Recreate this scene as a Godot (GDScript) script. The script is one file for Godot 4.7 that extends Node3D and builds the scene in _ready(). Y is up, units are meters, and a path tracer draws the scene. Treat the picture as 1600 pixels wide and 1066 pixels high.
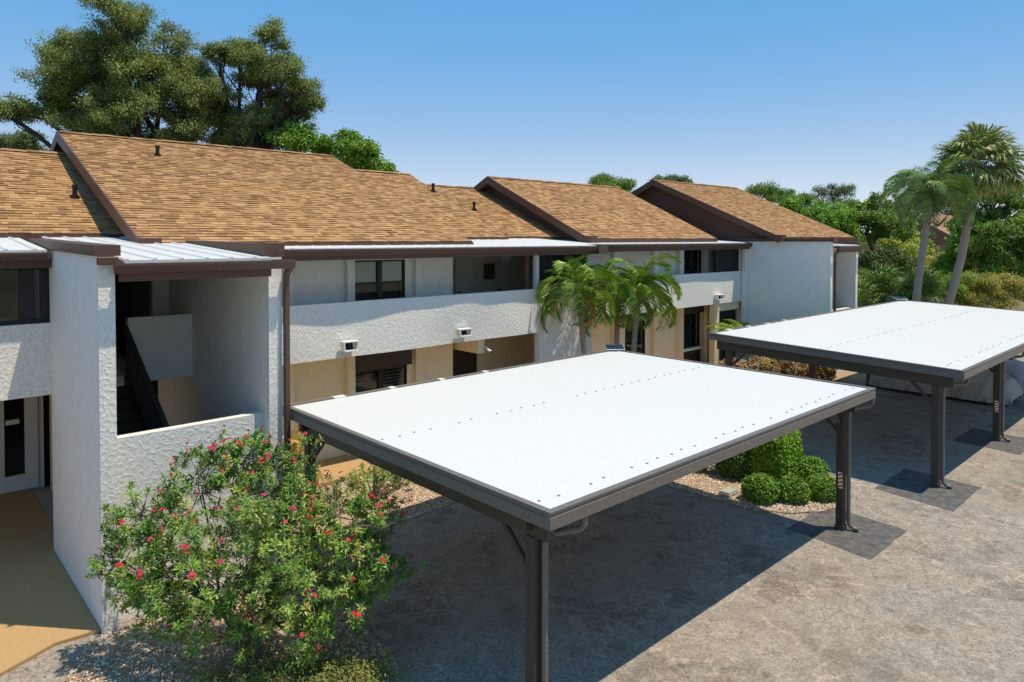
extends Node3D
# x runs along the facade to the right, d runs from the camera's side into the building (z = -d), y is up; metres.

var rng := RandomNumberGenerator.new()
var base_of := {}
var taken := {}
var MT := {}
const SIDE := Vector3(0.7343, 0.0, 0.6788)
const AWAY := Vector3(0.6788, 0.0, -0.7343)

func V(x: float, y: float, d: float) -> Vector3:
	return Vector3(x, y, -d)

func lin(r: float, g: float, b: float) -> Color:
	return Color(r, g, b).linear_to_srgb()

# ------------------------------------------------------------------ mesh builder
class MB:
	var v := PackedVector3Array()
	var n := PackedVector3Array()
	var c := PackedColorArray()
	var uv := PackedVector2Array()
	var col := Color(1, 1, 1)
	var use_c := false
	func tri(a: Vector3, b: Vector3, d: Vector3) -> void:
		var nn := (d - a).cross(b - a).normalized()
		v.append(a); v.append(b); v.append(d)
		n.append(nn); n.append(nn); n.append(nn)
		if use_c:
			c.append(col); c.append(col); c.append(col)
	func tri_n(a: Vector3, b: Vector3, d: Vector3, na: Vector3, nb: Vector3, nd: Vector3) -> void:
		var nn := (d - a).cross(b - a)
		if nn.dot(na + nb + nd) < 0.0:
			var t := b; b = d; d = t
			t = nb; nb = nd; nd = t
		v.append(a); v.append(b); v.append(d)
		n.append(na); n.append(nb); n.append(nd)
		if use_c:
			c.append(col); c.append(col); c.append(col)
	func poly(p: Array, out: Vector3) -> void:
		var nn: Vector3 = (p[2] - p[0]).cross(p[1] - p[0])
		var flip := nn.dot(out) < 0.0
		for i in range(1, p.size() - 1):
			if flip:
				tri(p[0], p[i + 1], p[i])
			else:
				tri(p[0], p[i], p[i + 1])
	func bx(lo: Vector3, hi: Vector3, b := 0.0, xf := Transform3D.IDENTITY) -> void:
		var ce := (lo + hi) * 0.5
		var h := (hi - lo) * 0.5
		b = minf(b, minf(h.x, minf(h.y, h.z)) * 0.6)
		var P := func(s: Vector3, axis: int) -> Vector3:
			var q := h
			if axis != 0: q.x -= b
			if axis != 1: q.y -= b
			if axis != 2: q.z -= b
			return xf * (ce + Vector3(s.x * q.x, s.y * q.y, s.z * q.z))
		for k in 3:
			var k1 := (k + 1) % 3
			var k2 := (k + 2) % 3
			for s in [-1.0, 1.0]:
				var pts := []
				for q in [[-1, -1], [1, -1], [1, 1], [-1, 1]]:
					var sg := Vector3.ZERO
					sg[k] = s; sg[k1] = q[0]; sg[k2] = q[1]
					pts.append(P.call(sg, k))
				var o := Vector3.ZERO
				o[k] = s
				poly(pts, xf.basis * o)
		if b <= 0.0:
			return
		for k in 3:
			var k1 := (k + 1) % 3
			var k2 := (k + 2) % 3
			for s1 in [-1.0, 1.0]:
				for s2 in [-1.0, 1.0]:
					var a0 := Vector3.ZERO
					a0[k] = -1.0; a0[k1] = s1; a0[k2] = s2
					var a1 := a0
					a1[k] = 1.0
					var o := Vector3.ZERO
					o[k1] = s1; o[k2] = s2
					poly([P.call(a0, k1), P.call(a1, k1), P.call(a1, k2), P.call(a0, k2)], xf.basis * o)
		for sx in [-1.0, 1.0]:
			for sy in [-1.0, 1.0]:
				for sz in [-1.0, 1.0]:
					var sg := Vector3(sx, sy, sz)
					poly([P.call(sg, 0), P.call(sg, 1), P.call(sg, 2)], xf.basis * sg)
	# a box in x, y, d
	func box(x0: float, x1: float, y0: float, y1: float, d0: float, d1: float, b := 0.0) -> MB:
		bx(Vector3(x0, y0, -d1), Vector3(x1, y1, -d0), b)
		return self
	# a square bar from a to b
	func bar(a: Vector3, b: Vector3, w: float, h: float, bev := 0.004) -> MB:
		var z := (b - a)
		var l := z.length()
		z /= l
		var up := Vector3.UP if absf(z.y) < 0.95 else Vector3.RIGHT
		var x := up.cross(z).normalized()
		var y := z.cross(x)
		bx(Vector3(-w * 0.5, -h * 0.5, 0), Vector3(w * 0.5, h * 0.5, l), bev, Transform3D(Basis(x, y, z), a))
		return self
	func tube(p: Array, r: Array, sides := 8, caps := true) -> MB:
		var m := p.size()
		var rings := []
		var x := Vector3.ZERO
		for i in m:
			var t: Vector3 = (p[mini(i + 1, m - 1)] - p[maxi(i - 1, 0)]).normalized()
			if x == Vector3.ZERO:
				x = (Vector3.UP if absf(t.y) < 0.9 else Vector3.RIGHT).cross(t).normalized()
			else:
				x = (x - t * x.dot(t)).normalized()
			var y := t.cross(x)
			var ring := []
			for k in sides:
				var a := TAU * k / sides
				ring.append(x * cos(a) + y * sin(a))
			rings.append(ring)
		for i in m - 1:
			for k in sides:
				var k2 := (k + 1) % sides
				var a0: Vector3 = rings[i][k]
				var a1: Vector3 = rings[i][k2]
				var b0: Vector3 = rings[i + 1][k]
				var b1: Vector3 = rings[i + 1][k2]
				var ra: float = r[i]
				var rb: float = r[i + 1]
				var A: Vector3 = p[i]
				var B: Vector3 = p[i + 1]
				tri_n(A + a0 * ra, A + a1 * ra, B + b1 * rb, a0, a1, b1)
				tri_n(A + a0 * ra, B + b1 * rb, B + b0 * rb, a0, b1, b0)
		if caps:
			for e in [0, m - 1]:
				var pts := []
				for k in sides:
					pts.append(p[e] + rings[e][k] * r[e])
				var o: Vector3 = (p[0] - p[1]) if e == 0 else (p[m - 1] - p[m - 2])
				poly(pts, o)
		return self
	# closed profile in (d, y) drawn along x
	func along_x(prof: PackedVector2Array, x0: float, x1: float) -> MB:
		var m := prof.size()
		var area := 0.0
		for i in m:
			var a := prof[i]
			var b := prof[(i + 1) % m]
			area += a.x * b.y - b.x * a.y
		for i in m:
			var a := prof[i]
			var b := prof[(i + 1) % m]
			var e := (b - a)
			var o := Vector2(e.y, -e.x) * signf(area)
			poly([Vector3(x0, a.y, -a.x), Vector3(x1, a.y, -a.x), Vector3(x1, b.y, -b.x), Vector3(x0, b.y, -b.x)], Vector3(0, o.y, -o.x))
		var t := Geometry2D.triangulate_polygon(prof)
		for i in range(0, t.size(), 3):
			for e in [[x0, -1.0], [x1, 1.0]]:
				poly([Vector3(e[0], prof[t[i]].y, -prof[t[i]].x), Vector3(e[0], prof[t[i + 1]].y, -prof[t[i + 1]].x), Vector3(e[0], prof[t[i + 2]].y, -prof[t[i + 2]].x)], Vector3(e[1], 0, 0))
		return self
	# closed profile in (x, y) drawn along d
	func along_d(prof: PackedVector2Array, d0: float, d1: float, dy := 0.0) -> MB:
		var m := prof.size()
		var area := 0.0
		for i in m:
			var a := prof[i]
			var b := prof[(i + 1) % m]
			area += a.x * b.y - b.x * a.y
		for i in m:
			var a := prof[i]
			var b := prof[(i + 1) % m]
			var e := (b - a)
			var o := Vector2(e.y, -e.x) * signf(area)
			poly([Vector3(a.x, a.y, -d0), Vector3(b.x, b.y, -d0), Vector3(b.x, b.y + dy, -d1), Vector3(a.x, a.y + dy, -d1)], Vector3(o.x, o.y, 0))
		var t := Geometry2D.triangulate_polygon(prof)
		for i in range(0, t.size(), 3):
			for e in [[d0, 1.0, 0.0], [d1, -1.0, dy]]:
				poly([Vector3(prof[t[i]].x, prof[t[i]].y + e[2], -e[0]), Vector3(prof[t[i + 1]].x, prof[t[i + 1]].y + e[2], -e[0]), Vector3(prof[t[i + 2]].x, prof[t[i + 2]].y + e[2], -e[0])], Vector3(0, 0, e[1]))
		return self
	# flat polygon in (x, d) at height y1 with a rim down to y0
	func slab(prof: PackedVector2Array, y0: float, y1: float) -> MB:
		var m := prof.size()
		var area := 0.0
		for i in m:
			area += prof[i].x * prof[(i + 1) % m].y - prof[(i + 1) % m].x * prof[i].y
		for i in m:
			var a := prof[i]
			var b := prof[(i + 1) % m]
			var e := (b - a)
			var o := Vector2(e.y, -e.x) * signf(area)
			if y1 > y0:
				poly([Vector3(a.x, y0, -a.y), Vector3(b.x, y0, -b.y), Vector3(b.x, y1, -b.y), Vector3(a.x, y1, -a.y)], Vector3(o.x, 0, -o.y))
		var t := Geometry2D.triangulate_polygon(prof)
		for i in range(0, t.size(), 3):
			poly([Vector3(prof[t[i]].x, y1, -prof[t[i]].y), Vector3(prof[t[i + 1]].x, y1, -prof[t[i + 1]].y), Vector3(prof[t[i + 2]].x, y1, -prof[t[i + 2]].y)], Vector3.UP)
		return self
	# grid of points with smooth normals
	func grid(pts: Array, closed := false) -> MB:
		var R := pts.size()
		var C: int = pts[0].size()
		var nn := []
		for i in R:
			var row := []
			for j in C:
				var j0 := (j - 1 + C) % C if closed else maxi(j - 1, 0)
				var j1 := (j + 1) % C if closed else mini(j + 1, C - 1)
				var du: Vector3 = pts[mini(i + 1, R - 1)][j] - pts[maxi(i - 1, 0)][j]
				var dv: Vector3 = pts[i][j1] - pts[i][j0]
				row.append(dv.cross(du).normalized())
			nn.append(row)
		for i in R - 1:
			for j in (C if closed else C - 1):
				var j1 := (j + 1) % C
				tri_n(pts[i][j], pts[i][j1], pts[i + 1][j1], nn[i][j], nn[i][j1], nn[i + 1][j1])
				tri_n(pts[i][j], pts[i + 1][j1], pts[i + 1][j], nn[i][j], nn[i + 1][j1], nn[i + 1][j])
		return self
	func mesh(off := Vector3.ZERO) -> ArrayMesh:
		var vv := v
		if off != Vector3.ZERO:
			vv = v.duplicate()
			for i in vv.size():
				vv[i] -= off
		var a := []
		a.resize(Mesh.ARRAY_MAX)
		a[Mesh.ARRAY_VERTEX] = vv
		a[Mesh.ARRAY_NORMAL] = n
		if use_c:
			a[Mesh.ARRAY_COLOR] = c
		var m := ArrayMesh.new()
		m.add_surface_from_arrays(Mesh.PRIMITIVE_TRIANGLES, a)
		return m

func mb() -> MB:
	return MB.new()

# ------------------------------------------------------------------ nodes
func numbered(called: String) -> String:
	if not taken.has(called):
		taken[called] = 0
		return called
	taken[called] += 1
	return "%s_%03d" % [called, taken[called]]

func tag(o: Node3D, label: String, category: String, group := "") -> void:
	o.set_meta("label", label)
	o.set_meta("category", category)
	if group != "":
		o.set_meta("group", group)

func thing(called: String, label: String, category: String, at: Vector3, group := "") -> Node3D:
	var o := Node3D.new()
	o.name = numbered(called)
	add_child(o)
	o.position = at
	base_of[o] = at
	tag(o, label, category, group)
	return o

func part(parent: Node3D, called: String, m: MB, mat: Material) -> MeshInstance3D:
	var o := MeshInstance3D.new()
	var off: Vector3 = base_of.get(parent, Vector3.ZERO)
	o.mesh = m.mesh(off)
	o.material_override = mat
	o.name = called
	parent.add_child(o, true)
	base_of[o] = off
	return o

func inst(parent: Node3D, called: String, mesh: Mesh, mat: Material, xf: Transform3D) -> MeshInstance3D:
	var o := MeshInstance3D.new()
	o.mesh = mesh
	o.material_override = mat
	o.name = called
	parent.add_child(o, true)
	var off: Vector3 = base_of.get(parent, Vector3.ZERO)
	o.transform = Transform3D(xf.basis, xf.origin - off)
	base_of[o] = off + o.position
	return o

func scatter(parent: Node3D, called: String, mesh: Mesh, mat: Material, xs: Array, cs: PackedColorArray) -> MultiMeshInstance3D:
	var off: Vector3 = base_of.get(parent, Vector3.ZERO)
	var mm := MultiMesh.new()
	mm.transform_format = MultiMesh.TRANSFORM_3D
	mm.use_colors = true
	mm.mesh = mesh
	mm.instance_count = xs.size()
	for i in xs.size():
		var t: Transform3D = xs[i]
		t.origin -= off
		mm.set_instance_transform(i, t)
		mm.set_instance_color(i, cs[i])
	var o := MultiMeshInstance3D.new()
	o.multimesh = mm
	o.material_override = mat
	o.name = called
	parent.add_child(o, true)
	o.set_meta("kind", "stuff")
	return o

func structure(called: String, m: MB, mat: Material) -> MeshInstance3D:
	var o := MeshInstance3D.new()
	o.mesh = m.mesh()
	o.material_override = mat
	o.name = numbered(called)
	add_child(o)
	o.set_meta("kind", "structure")
	base_of[o] = Vector3.ZERO
	return o

# ------------------------------------------------------------------ textures and materials
func noise(s: int, freq: float, type := FastNoiseLite.TYPE_SIMPLEX_SMOOTH, oct := 4) -> FastNoiseLite:
	var f := FastNoiseLite.new()
	f.seed = s
	f.frequency = freq
	f.noise_type = type
	f.fractal_octaves = oct
	return f

# brightness noise between lo and hi, optionally tinted between two colours (sRGB)
func noise_tex(f: FastNoiseLite, size: int, a: Color, b: Color, power := 1.0, f2: FastNoiseLite = null, share := 0.5) -> ImageTexture:
	var src := f.get_seamless_image(size, size).get_data()
	var src2 := src if f2 == null else f2.get_seamless_image(size, size).get_data()
	var lut := []
	for i in 256:
		lut.append(a.lerp(b, pow(i / 255.0, power)))
	var d := PackedByteArray()
	d.resize(size * size * 3)
	for i in size * size:
		var t := int(src[i] * (1.0 - share) + src2[i] * share) if f2 != null else src[i]
		var q: Color = lut[t]
		d[i * 3] = int(q.r * 255.0)
		d[i * 3 + 1] = int(q.g * 255.0)
		d[i * 3 + 2] = int(q.b * 255.0)
	return mip(Image.create_from_data(size, size, false, Image.FORMAT_RGB8, d))

func mip(img: Image) -> ImageTexture:
	return ImageTexture.create_from_image(img)

func mk(called: String, col: Color, rough: float, tex: Texture2D = null, scale := 1.0, relief: Texture2D = null, depth := 0.0) -> StandardMaterial3D:
	var m := StandardMaterial3D.new()
	m.resource_name = called
	m.albedo_color = col.linear_to_srgb()
	m.roughness = rough
	m.metallic_specular = 0.4
	if tex or relief:
		m.uv1_triplanar = true
		m.uv1_world_triplanar = true
		m.uv1_scale = Vector3.ONE * scale
	if tex:
		m.albedo_texture = tex
	if relief:
		m.heightmap_enabled = true
		m.heightmap_texture = relief
		m.heightmap_scale = depth
	MT[called] = m
	return m

func leafmat(called: String, back := 0.35, rough := 0.45) -> StandardMaterial3D:
	var m := StandardMaterial3D.new()
	m.resource_name = called
	m.vertex_color_use_as_albedo = true
	m.roughness = rough
	m.metallic_specular = 0.35
	m.cull_mode = BaseMaterial3D.CULL_DISABLED
	m.backlight_enabled = true
	m.backlight = lin(back, back, back * 0.4)
	MT[called] = m
	return m

func asphalt_texture(size: int) -> ImageTexture:
	var fine := noise(3, 0.35, FastNoiseLite.TYPE_VALUE, 2).get_seamless_image(size, size).get_data()
	var mid := noise(5, 0.02, FastNoiseLite.TYPE_SIMPLEX_SMOOTH, 5).get_seamless_image(size, size).get_data()
	var big := noise(8, 0.0042, FastNoiseLite.TYPE_SIMPLEX_SMOOTH, 4).get_seamless_image(size, size).get_data()
	var tint := noise(13, 0.006, FastNoiseLite.TYPE_SIMPLEX_SMOOTH, 3).get_seamless_image(size, size).get_data()
	var cf := noise(21, 0.022, FastNoiseLite.TYPE_CELLULAR, 1)
	cf.fractal_type = FastNoiseLite.FRACTAL_NONE
	cf.cellular_return_type = FastNoiseLite.RETURN_DISTANCE2_SUB
	cf.domain_warp_enabled = true
	cf.domain_warp_amplitude = 18.0
	cf.domain_warp_frequency = 0.03
	var crack := cf.get_seamless_image(size, size).get_data()
	var d := PackedByteArray()
	d.resize(size * size * 3)
	for i in size * size:
		var v := 0.665 + (fine[i] - 128) * 0.0011 + (mid[i] - 128) * 0.00045
		v += clampf((big[i] - 128) / 128.0, -0.7, 0.5) * 0.06
		# worn sealcoat left in ragged patches
		if big[i] < 92 and mid[i] < 140:
			v -= 0.035
		var t := (tint[i] - 128) / 128.0
		if crack[i] < 20 and tint[i] > 120 and big[i] < 134:
			v += 0.075
		elif crack[i] < 14 and big[i] > 165:
			v -= 0.07
		d[i * 3] = clampi(int((v + 0.020 + t * 0.016) * 255.0), 0, 255)
		d[i * 3 + 1] = clampi(int((v - 0.005) * 255.0), 0, 255)
		d[i * 3 + 2] = clampi(int((v - 0.04 - t * 0.015) * 255.0), 0, 255)
	# branching hairline cracks, most of them silted up pale, in clusters
	rng.seed = 2024
	for k in 26:
		var cx := rng.randf() * size
		var cy := rng.randf() * size
		var pale := rng.randf() < 0.72
		for w in rng.randi_range(3, 8):
			var x := cx + rng.randfn() * 45.0
			var y := cy + rng.randfn() * 45.0
			var dir := rng.randf() * TAU
			var amt := (rng.randi_range(22, 44) if pale else -rng.randi_range(18, 40))
			var bend := rng.randf_range(-0.02, 0.02)
			for st in rng.randi_range(60, 300):
				x += cos(dir)
				y += sin(dir)
				dir += bend + rng.randfn() * 0.16
				if rng.randf() < 0.012:
					dir += rng.randf_range(-1.2, 1.2)
				var i := posmod(int(y), size) * size + posmod(int(x), size)
				for ch in 3:
					d[i * 3 + ch] = clampi(d[i * 3 + ch] + amt, 0, 255)
				for nb in [Vector2i(0, 1), Vector2i(1, 0)]:
					if rng.randf() < 0.75:
						i = posmod(int(y) + nb.y, size) * size + posmod(int(x) + nb.x, size)
						for ch in 3:
							d[i * 3 + ch] = clampi(d[i * 3 + ch] + amt * 2 / 3, 0, 255)
	# drips and spots
	for k in 130:
		var cx := rng.randi() % size
		var cy := rng.randi() % size
		var r := rng.randf_range(1.5, 9.0) * (2.2 if rng.randf() < 0.12 else 1.0)
		var amt := rng.randi_range(-26, -8)
		for yy in range(-int(r), int(r) + 1):
			for xx in range(-int(r), int(r) + 1):
				if xx * xx + yy * yy < r * r * rng.randf_range(0.5, 1.1):
					var i := posmod(cy + yy, size) * size + posmod(cx + xx, size)
					for ch in 3:
						d[i * 3 + ch] = clampi(d[i * 3 + ch] + amt, 0, 255)
	return mip(Image.create_from_data(size, size, false, Image.FORMAT_RGB8, d))

func materials() -> void:
	var W := Color(1, 1, 1)
	var grain := noise_tex(noise(1, 0.05, FastNoiseLite.TYPE_SIMPLEX_SMOOTH, 5), 512, Color(0.80, 0.80, 0.78), W)
	var soft := noise_tex(noise(2, 0.012, FastNoiseLite.TYPE_SIMPLEX_SMOOTH, 5), 512, Color(0.955, 0.95, 0.94), W)
	var speck := noise_tex(noise(4, 0.4, FastNoiseLite.TYPE_VALUE, 2), 512, Color(0.80, 0.79, 0.78), W)
	# skip-trowel stucco: flat plates with raised, torn edges
	var st := noise(31, 0.018, FastNoiseLite.TYPE_SIMPLEX_SMOOTH, 4)
	st.fractal_type = FastNoiseLite.FRACTAL_RIDGED
	st.domain_warp_enabled = true
	st.domain_warp_amplitude = 22.0
	st.domain_warp_frequency = 0.02
	var trowel := noise_tex(st, 512, Color(0, 0, 0), W, 2.6, noise(33, 0.06, FastNoiseLite.TYPE_SIMPLEX_SMOOTH, 3), 0.3)
	var dash := noise_tex(noise(36, 0.16, FastNoiseLite.TYPE_SIMPLEX_SMOOTH, 3), 512, Color(0, 0, 0), W)
	# weathering on the stucco: faint grey specks and drips of dirt
	var stain := noise_tex(noise(7, 0.045, FastNoiseLite.TYPE_SIMPLEX_SMOOTH, 6), 512, Color(0.80, 0.79, 0.76), W, 0.45)
	mk("stucco", Color(0.85, 0.82, 0.745), 0.92, stain, 0.55, trowel, 0.95)
	mk("stucco_fine", Color(0.82, 0.80, 0.75), 0.92, soft, 0.5, dash, 0.4)
	mk("stucco_warm_bounce", Color(0.86, 0.73, 0.47), 0.92, soft, 0.5, dash, 0.5)  # warm bounce light on the ground floor, put into the off-white wall colour
	mk("wall_paint", Color(0.74, 0.72, 0.65), 0.85, soft, 0.5, dash, 0.3)
	mk("soffit", Color(0.74, 0.70, 0.60), 0.85, soft, 0.4)
	mk("trim_brown", Color(0.135, 0.072, 0.052), 0.5, grain, 0.7)
	mk("siding_brown", Color(0.125, 0.065, 0.044), 0.72, grain, 1.2)
	mk("bronze", Color(0.075, 0.062, 0.050), 0.42, grain, 0.9)
	mk("bronze_fascia", Color(0.20, 0.172, 0.152), 0.36, grain, 0.8)
	mk("frame_dark", Color(0.020, 0.018, 0.016), 0.4)
	mk("frame_white", Color(0.62, 0.61, 0.56), 0.5)
	mk("door_grey", Color(0.44, 0.425, 0.35), 0.6, soft, 0.7)
	mk("door_brown", Color(0.06, 0.042, 0.03), 0.55, grain, 0.8)
	mk("blind", Color(0.42, 0.45, 0.36), 0.6)
	mk("shade_cloth", Color(0.62, 0.72, 0.62), 0.8)
	mk("screen", Color(0.014, 0.013, 0.012), 0.7)
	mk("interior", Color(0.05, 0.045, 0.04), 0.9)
	mk("white_metal", Color(0.64, 0.635, 0.605), 0.45, noise_tex(noise(9, 0.03, FastNoiseLite.TYPE_SIMPLEX_SMOOTH, 6), 512, Color(0.955, 0.95, 0.94), W, 0.5), 0.6)
	mk("roof_white", Color(0.64, 0.64, 0.62), 0.5, soft, 0.3)
	mk("screw", Color(0.46, 0.45, 0.43), 0.5)
	mk("plate", Color(0.66, 0.65, 0.63), 0.45)
	mk("tread", Color(0.085, 0.05, 0.035), 0.7, grain, 1.0)
	mk("rail", Color(0.030, 0.022, 0.018), 0.5)
	mk("black", Color(0.01, 0.01, 0.01), 0.4)
	mk("walk", Color(0.54, 0.345, 0.16), 0.8, speck, 0.6)
	mk("concrete", Color(0.46, 0.44, 0.39), 0.9, speck, 0.6)
	mk("asphalt", Color(1, 1, 1), 0.93, asphalt_texture(2048), 1.0 / 17.0, noise_tex(noise(40, 0.3, FastNoiseLite.TYPE_VALUE, 2), 256, Color(0, 0, 0), W), 0.25)
	MT.asphalt.albedo_color = Color(0.81, 0.785, 0.755)
	mk("asphalt_new", Color(0.15, 0.142, 0.135), 0.93, noise_tex(noise(6, 0.03, FastNoiseLite.TYPE_SIMPLEX_SMOOTH, 6), 512, Color(0.68, 0.68, 0.68), W), 0.3)
	mk("gravel_bed", Color(0.40, 0.30, 0.20), 0.95, speck, 1.2)
	mk("earth", Color(0.20, 0.18, 0.10), 1.0, grain, 0.05)
	mk("bark", Color(0.17, 0.14, 0.11), 0.95, speck, 1.5, dash, 2.0)
	mk("bark_dark", Color(0.075, 0.06, 0.05), 0.95, speck, 0.8, dash, 2.0)
	mk("palm_trunk", Color(0.40, 0.34, 0.28), 0.95, speck, 1.2, dash, 1.0)
	mk("palm_trunk_tan", Color(0.52, 0.39, 0.29), 0.95, speck, 1.2, dash, 1.0)
	mk("crownshaft", Color(0.20, 0.24, 0.07), 0.5, grain, 1.0)
	mk("twig", Color(0.20, 0.16, 0.12), 0.9)
	mk("cover_cloth", Color(0.42, 0.385, 0.33), 0.72, soft, 0.8)
	mk("cover_silver", Color(0.40, 0.43, 0.47), 0.5, soft, 0.8)
	mk("tyre", Color(0.02, 0.02, 0.02), 0.9)
	mk("urn", Color(0.55, 0.54, 0.52), 0.7, grain, 1.5)
	mk("solar", Color(0.012, 0.015, 0.03), 0.12)
	mk("aluminium", Color(0.55, 0.56, 0.57), 0.35)
	MT.aluminium.metallic = 0.7
	mk("tape_red", Color(0.62, 0.06, 0.045), 0.5)
	mk("tape_white", Color(0.8, 0.76, 0.72), 0.5)
	mk("sign_white", Color(0.72, 0.71, 0.68), 0.5)
	mk("box_lid", Color(0.42, 0.46, 0.43), 0.7, grain, 2.0)
	mk("roof_deck", Color(0.20, 0.12, 0.07), 0.95, speck, 2.0)
	mk("far_roof", Color(0.42, 0.22, 0.13), 0.95, grain, 0.5)
	mk("far_wall", Color(0.55, 0.5, 0.42), 0.9, soft, 0.3)
	var sh := mk("shingle_stuff", Color(1, 1, 1), 0.95, speck, 3.0)
	sh.vertex_color_use_as_albedo = true
	for i in TONES.size():
		mk("shingle_%d" % i, TONES[i], 0.95, speck, 3.0)
	var pe := mk("pebble", Color(1, 1, 1), 0.9)
	pe.vertex_color_use_as_albedo = true
	leafmat("leaf", 0.45)
	leafmat("leaf_gloss", 0.25, 0.33)
	leafmat("leaf_dry", 0.15, 0.8)
	leafmat("petal", 0.2, 0.6)
	var gl := StandardMaterial3D.new()
	gl.resource_name = "glass"
	gl.albedo_color = Color(0.06, 0.07, 0.07, 0.16)
	gl.transparency = BaseMaterial3D.TRANSPARENCY_ALPHA
	gl.roughness = 0.04
	gl.metallic_specular = 0.6
	MT["glass"] = gl

const TONES := [Color(0.54, 0.315, 0.140), Color(0.49, 0.275, 0.118), Color(0.57, 0.345, 0.158), Color(0.40, 0.22, 0.095), Color(0.46, 0.26, 0.112), Color(0.34, 0.182, 0.078)]

func _ready() -> void:
	# camera: level lens with the picture shifted down, about 5.5 m above the ground
	var cam := Camera3D.new()
	cam.projection = Camera3D.PROJECTION_FRUSTUM
	cam.near = 0.1
	cam.far = 900.0
	cam.size = 0.1 * 1066.0 / 1085.0
	cam.frustum_offset = Vector2(0.0, -0.1 * (533.0 - 395.7) / 1085.0)
	add_child(cam)
	cam.position = Vector3(0, 5.5, 0)
	cam.rotation_degrees = Vector3(-1.2, -42.75, 0)
	cam.current = true
	# sky, sun, exposure
	var sky_mat := ProceduralSkyMaterial.new()
	sky_mat.sky_top_color = lin(0.10, 0.375, 0.77)
	sky_mat.sky_horizon_color = lin(0.98, 1.0, 0.97)
	sky_mat.sky_curve = 0.075
	sky_mat.ground_bottom_color = Color(0.42, 0.40, 0.34)
	sky_mat.ground_horizon_color = Color(0.66, 0.70, 0.66)
	sky_mat.sun_angle_max = 1.0
	sky_mat.sky_energy_multiplier = 1.0
	var sky := Sky.new()
	sky.sky_material = sky_mat
	var env := Environment.new()
	env.background_mode = Environment.BG_SKY
	env.sky = sky
	env.tonemap_mode = Environment.TONE_MAPPER_LINEAR
	env.tonemap_exposure = 1.0
	env.sdfgi_enabled = true
	env.ssao_enabled = true
	env.ssil_enabled = true
	var we := WorldEnvironment.new()
	we.environment = env
	add_child(we)
	var sun := DirectionalLight3D.new()
	sun.light_energy = 1.6
	sun.light_color = Color(1.0, 0.945, 0.855)
	sun.light_angular_distance = 0.5
	sun.shadow_enabled = true
	add_child(sun)
	sun.look_at_from_position(Vector3.ZERO, Vector3(-0.22, -1.0, -0.255), Vector3.FORWARD)
	materials()
	ground()
	building_one()
	building_two()
	carport_one()
	carport_two()
	yard()
	palms()
	background()

# ------------------------------------------------------------------ setting
func ground() -> void:
	structure("ground", mb().box(-150, 420, -0.3, -0.012, -60, 420), MT.earth)
	structure("parking_lot", mb().slab(PackedVector2Array([Vector2(-30, -30), Vector2(60, -30), Vector2(60, 11.55), Vector2(-30, 11.55)]), -0.2, 0.0), MT.asphalt)
	# darker new asphalt laid round the carport posts
	for q in [[12.5, 14.25, 4.47, 6.05], [15.95, 17.95, 4.15, 5.72], [21.4, 23.3, 4.1, 5.65]]:
		rng.seed = int(q[0] * 10)
		var p := PackedVector2Array()
		var cs := [Vector2(q[0], q[2]), Vector2(q[1], q[2]), Vector2(q[1] + 0.15, q[3]), Vector2(q[0] + 0.2, q[3])]
		for i in 4:
			for k in 6:
				p.append(cs[i].lerp(cs[(i + 1) % 4], k / 6.0) + Vector2(rng.randf_range(-0.014, 0.014), rng.randf_range(-0.014, 0.014)))
		structure("asphalt_patch", mb().slab(p, -0.1, 0.005), MT.asphalt_new)
	# tinted walkway along the ground floor and the left entrance apron
	structure("walkway", mb().slab(PackedVector2Array([Vector2(4.93, 14.02), Vector2(30, 14.02), Vector2(30, 16.9), Vector2(4.93, 16.9)]), -0.1, 0.10), MT.walk)
	structure("walkway", mb().slab(PackedVector2Array([Vector2(-4, 9.6), Vector2(0.2, 10.28), Vector2(1.15, 10.68), Vector2(1.75, 10.98), Vector2(2.28, 10.93), Vector2(2.28, 14.36), Vector2(2.49, 14.36), Vector2(2.49, 18.19), Vector2(-4, 18.19)]), -0.1, 0.05), MT.walk)
	structure("walkway", mb().slab(PackedVector2Array([Vector2(2.5, 11.3), Vector2(4.7, 11.3), Vector2(4.7, 18), Vector2(2.5, 18)]), -0.1, 0.06), MT.concrete)
	structure("bounce_gravel", mb().slab(PackedVector2Array([Vector2(16.82, 11.06), Vector2(36, 11.06), Vector2(36, 14.0), Vector2(16.82, 14.0)]), -0.1, 0.012), MT.gravel_bed)  # pale unseen gravel, added to bounce light onto the shaded end wall
	beds()

const BED_FRONT := [Vector2(2.0, 10.6), Vector2(1.55, 9.7), Vector2(1.75, 8.9), Vector2(2.4, 8.1), Vector2(3.2, 7.35), Vector2(4.2, 6.9), Vector2(4.75, 7.1), Vector2(5.0, 7.8), Vector2(5.05, 8.7), Vector2(5.1, 9.6), Vector2(5.35, 10.5), Vector2(5.9, 11.1), Vector2(6.6, 11.2), Vector2(9.5, 11.35), Vector2(14.6, 11.2), Vector2(14.6, 13.98), Vector2(4.95, 13.98), Vector2(4.95, 10.84), Vector2(2.5, 10.84), Vector2(2.3, 10.82)]
const BED_ISLE := [Vector2(12.85, 10.9), Vector2(12.9, 9.2), Vector2(12.98, 8.0), Vector2(13.02, 6.95), Vector2(13.42, 6.32), Vector2(14.0, 5.92), Vector2(14.65, 5.78), Vector2(15.2, 6.15), Vector2(15.6, 6.7), Vector2(16.1, 7.6), Vector2(16.5, 9.0), Vector2(16.8, 10.9), Vector2(16.8, 13.98), Vector2(14.62, 13.98), Vector2(14.62, 10.9)]

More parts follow.
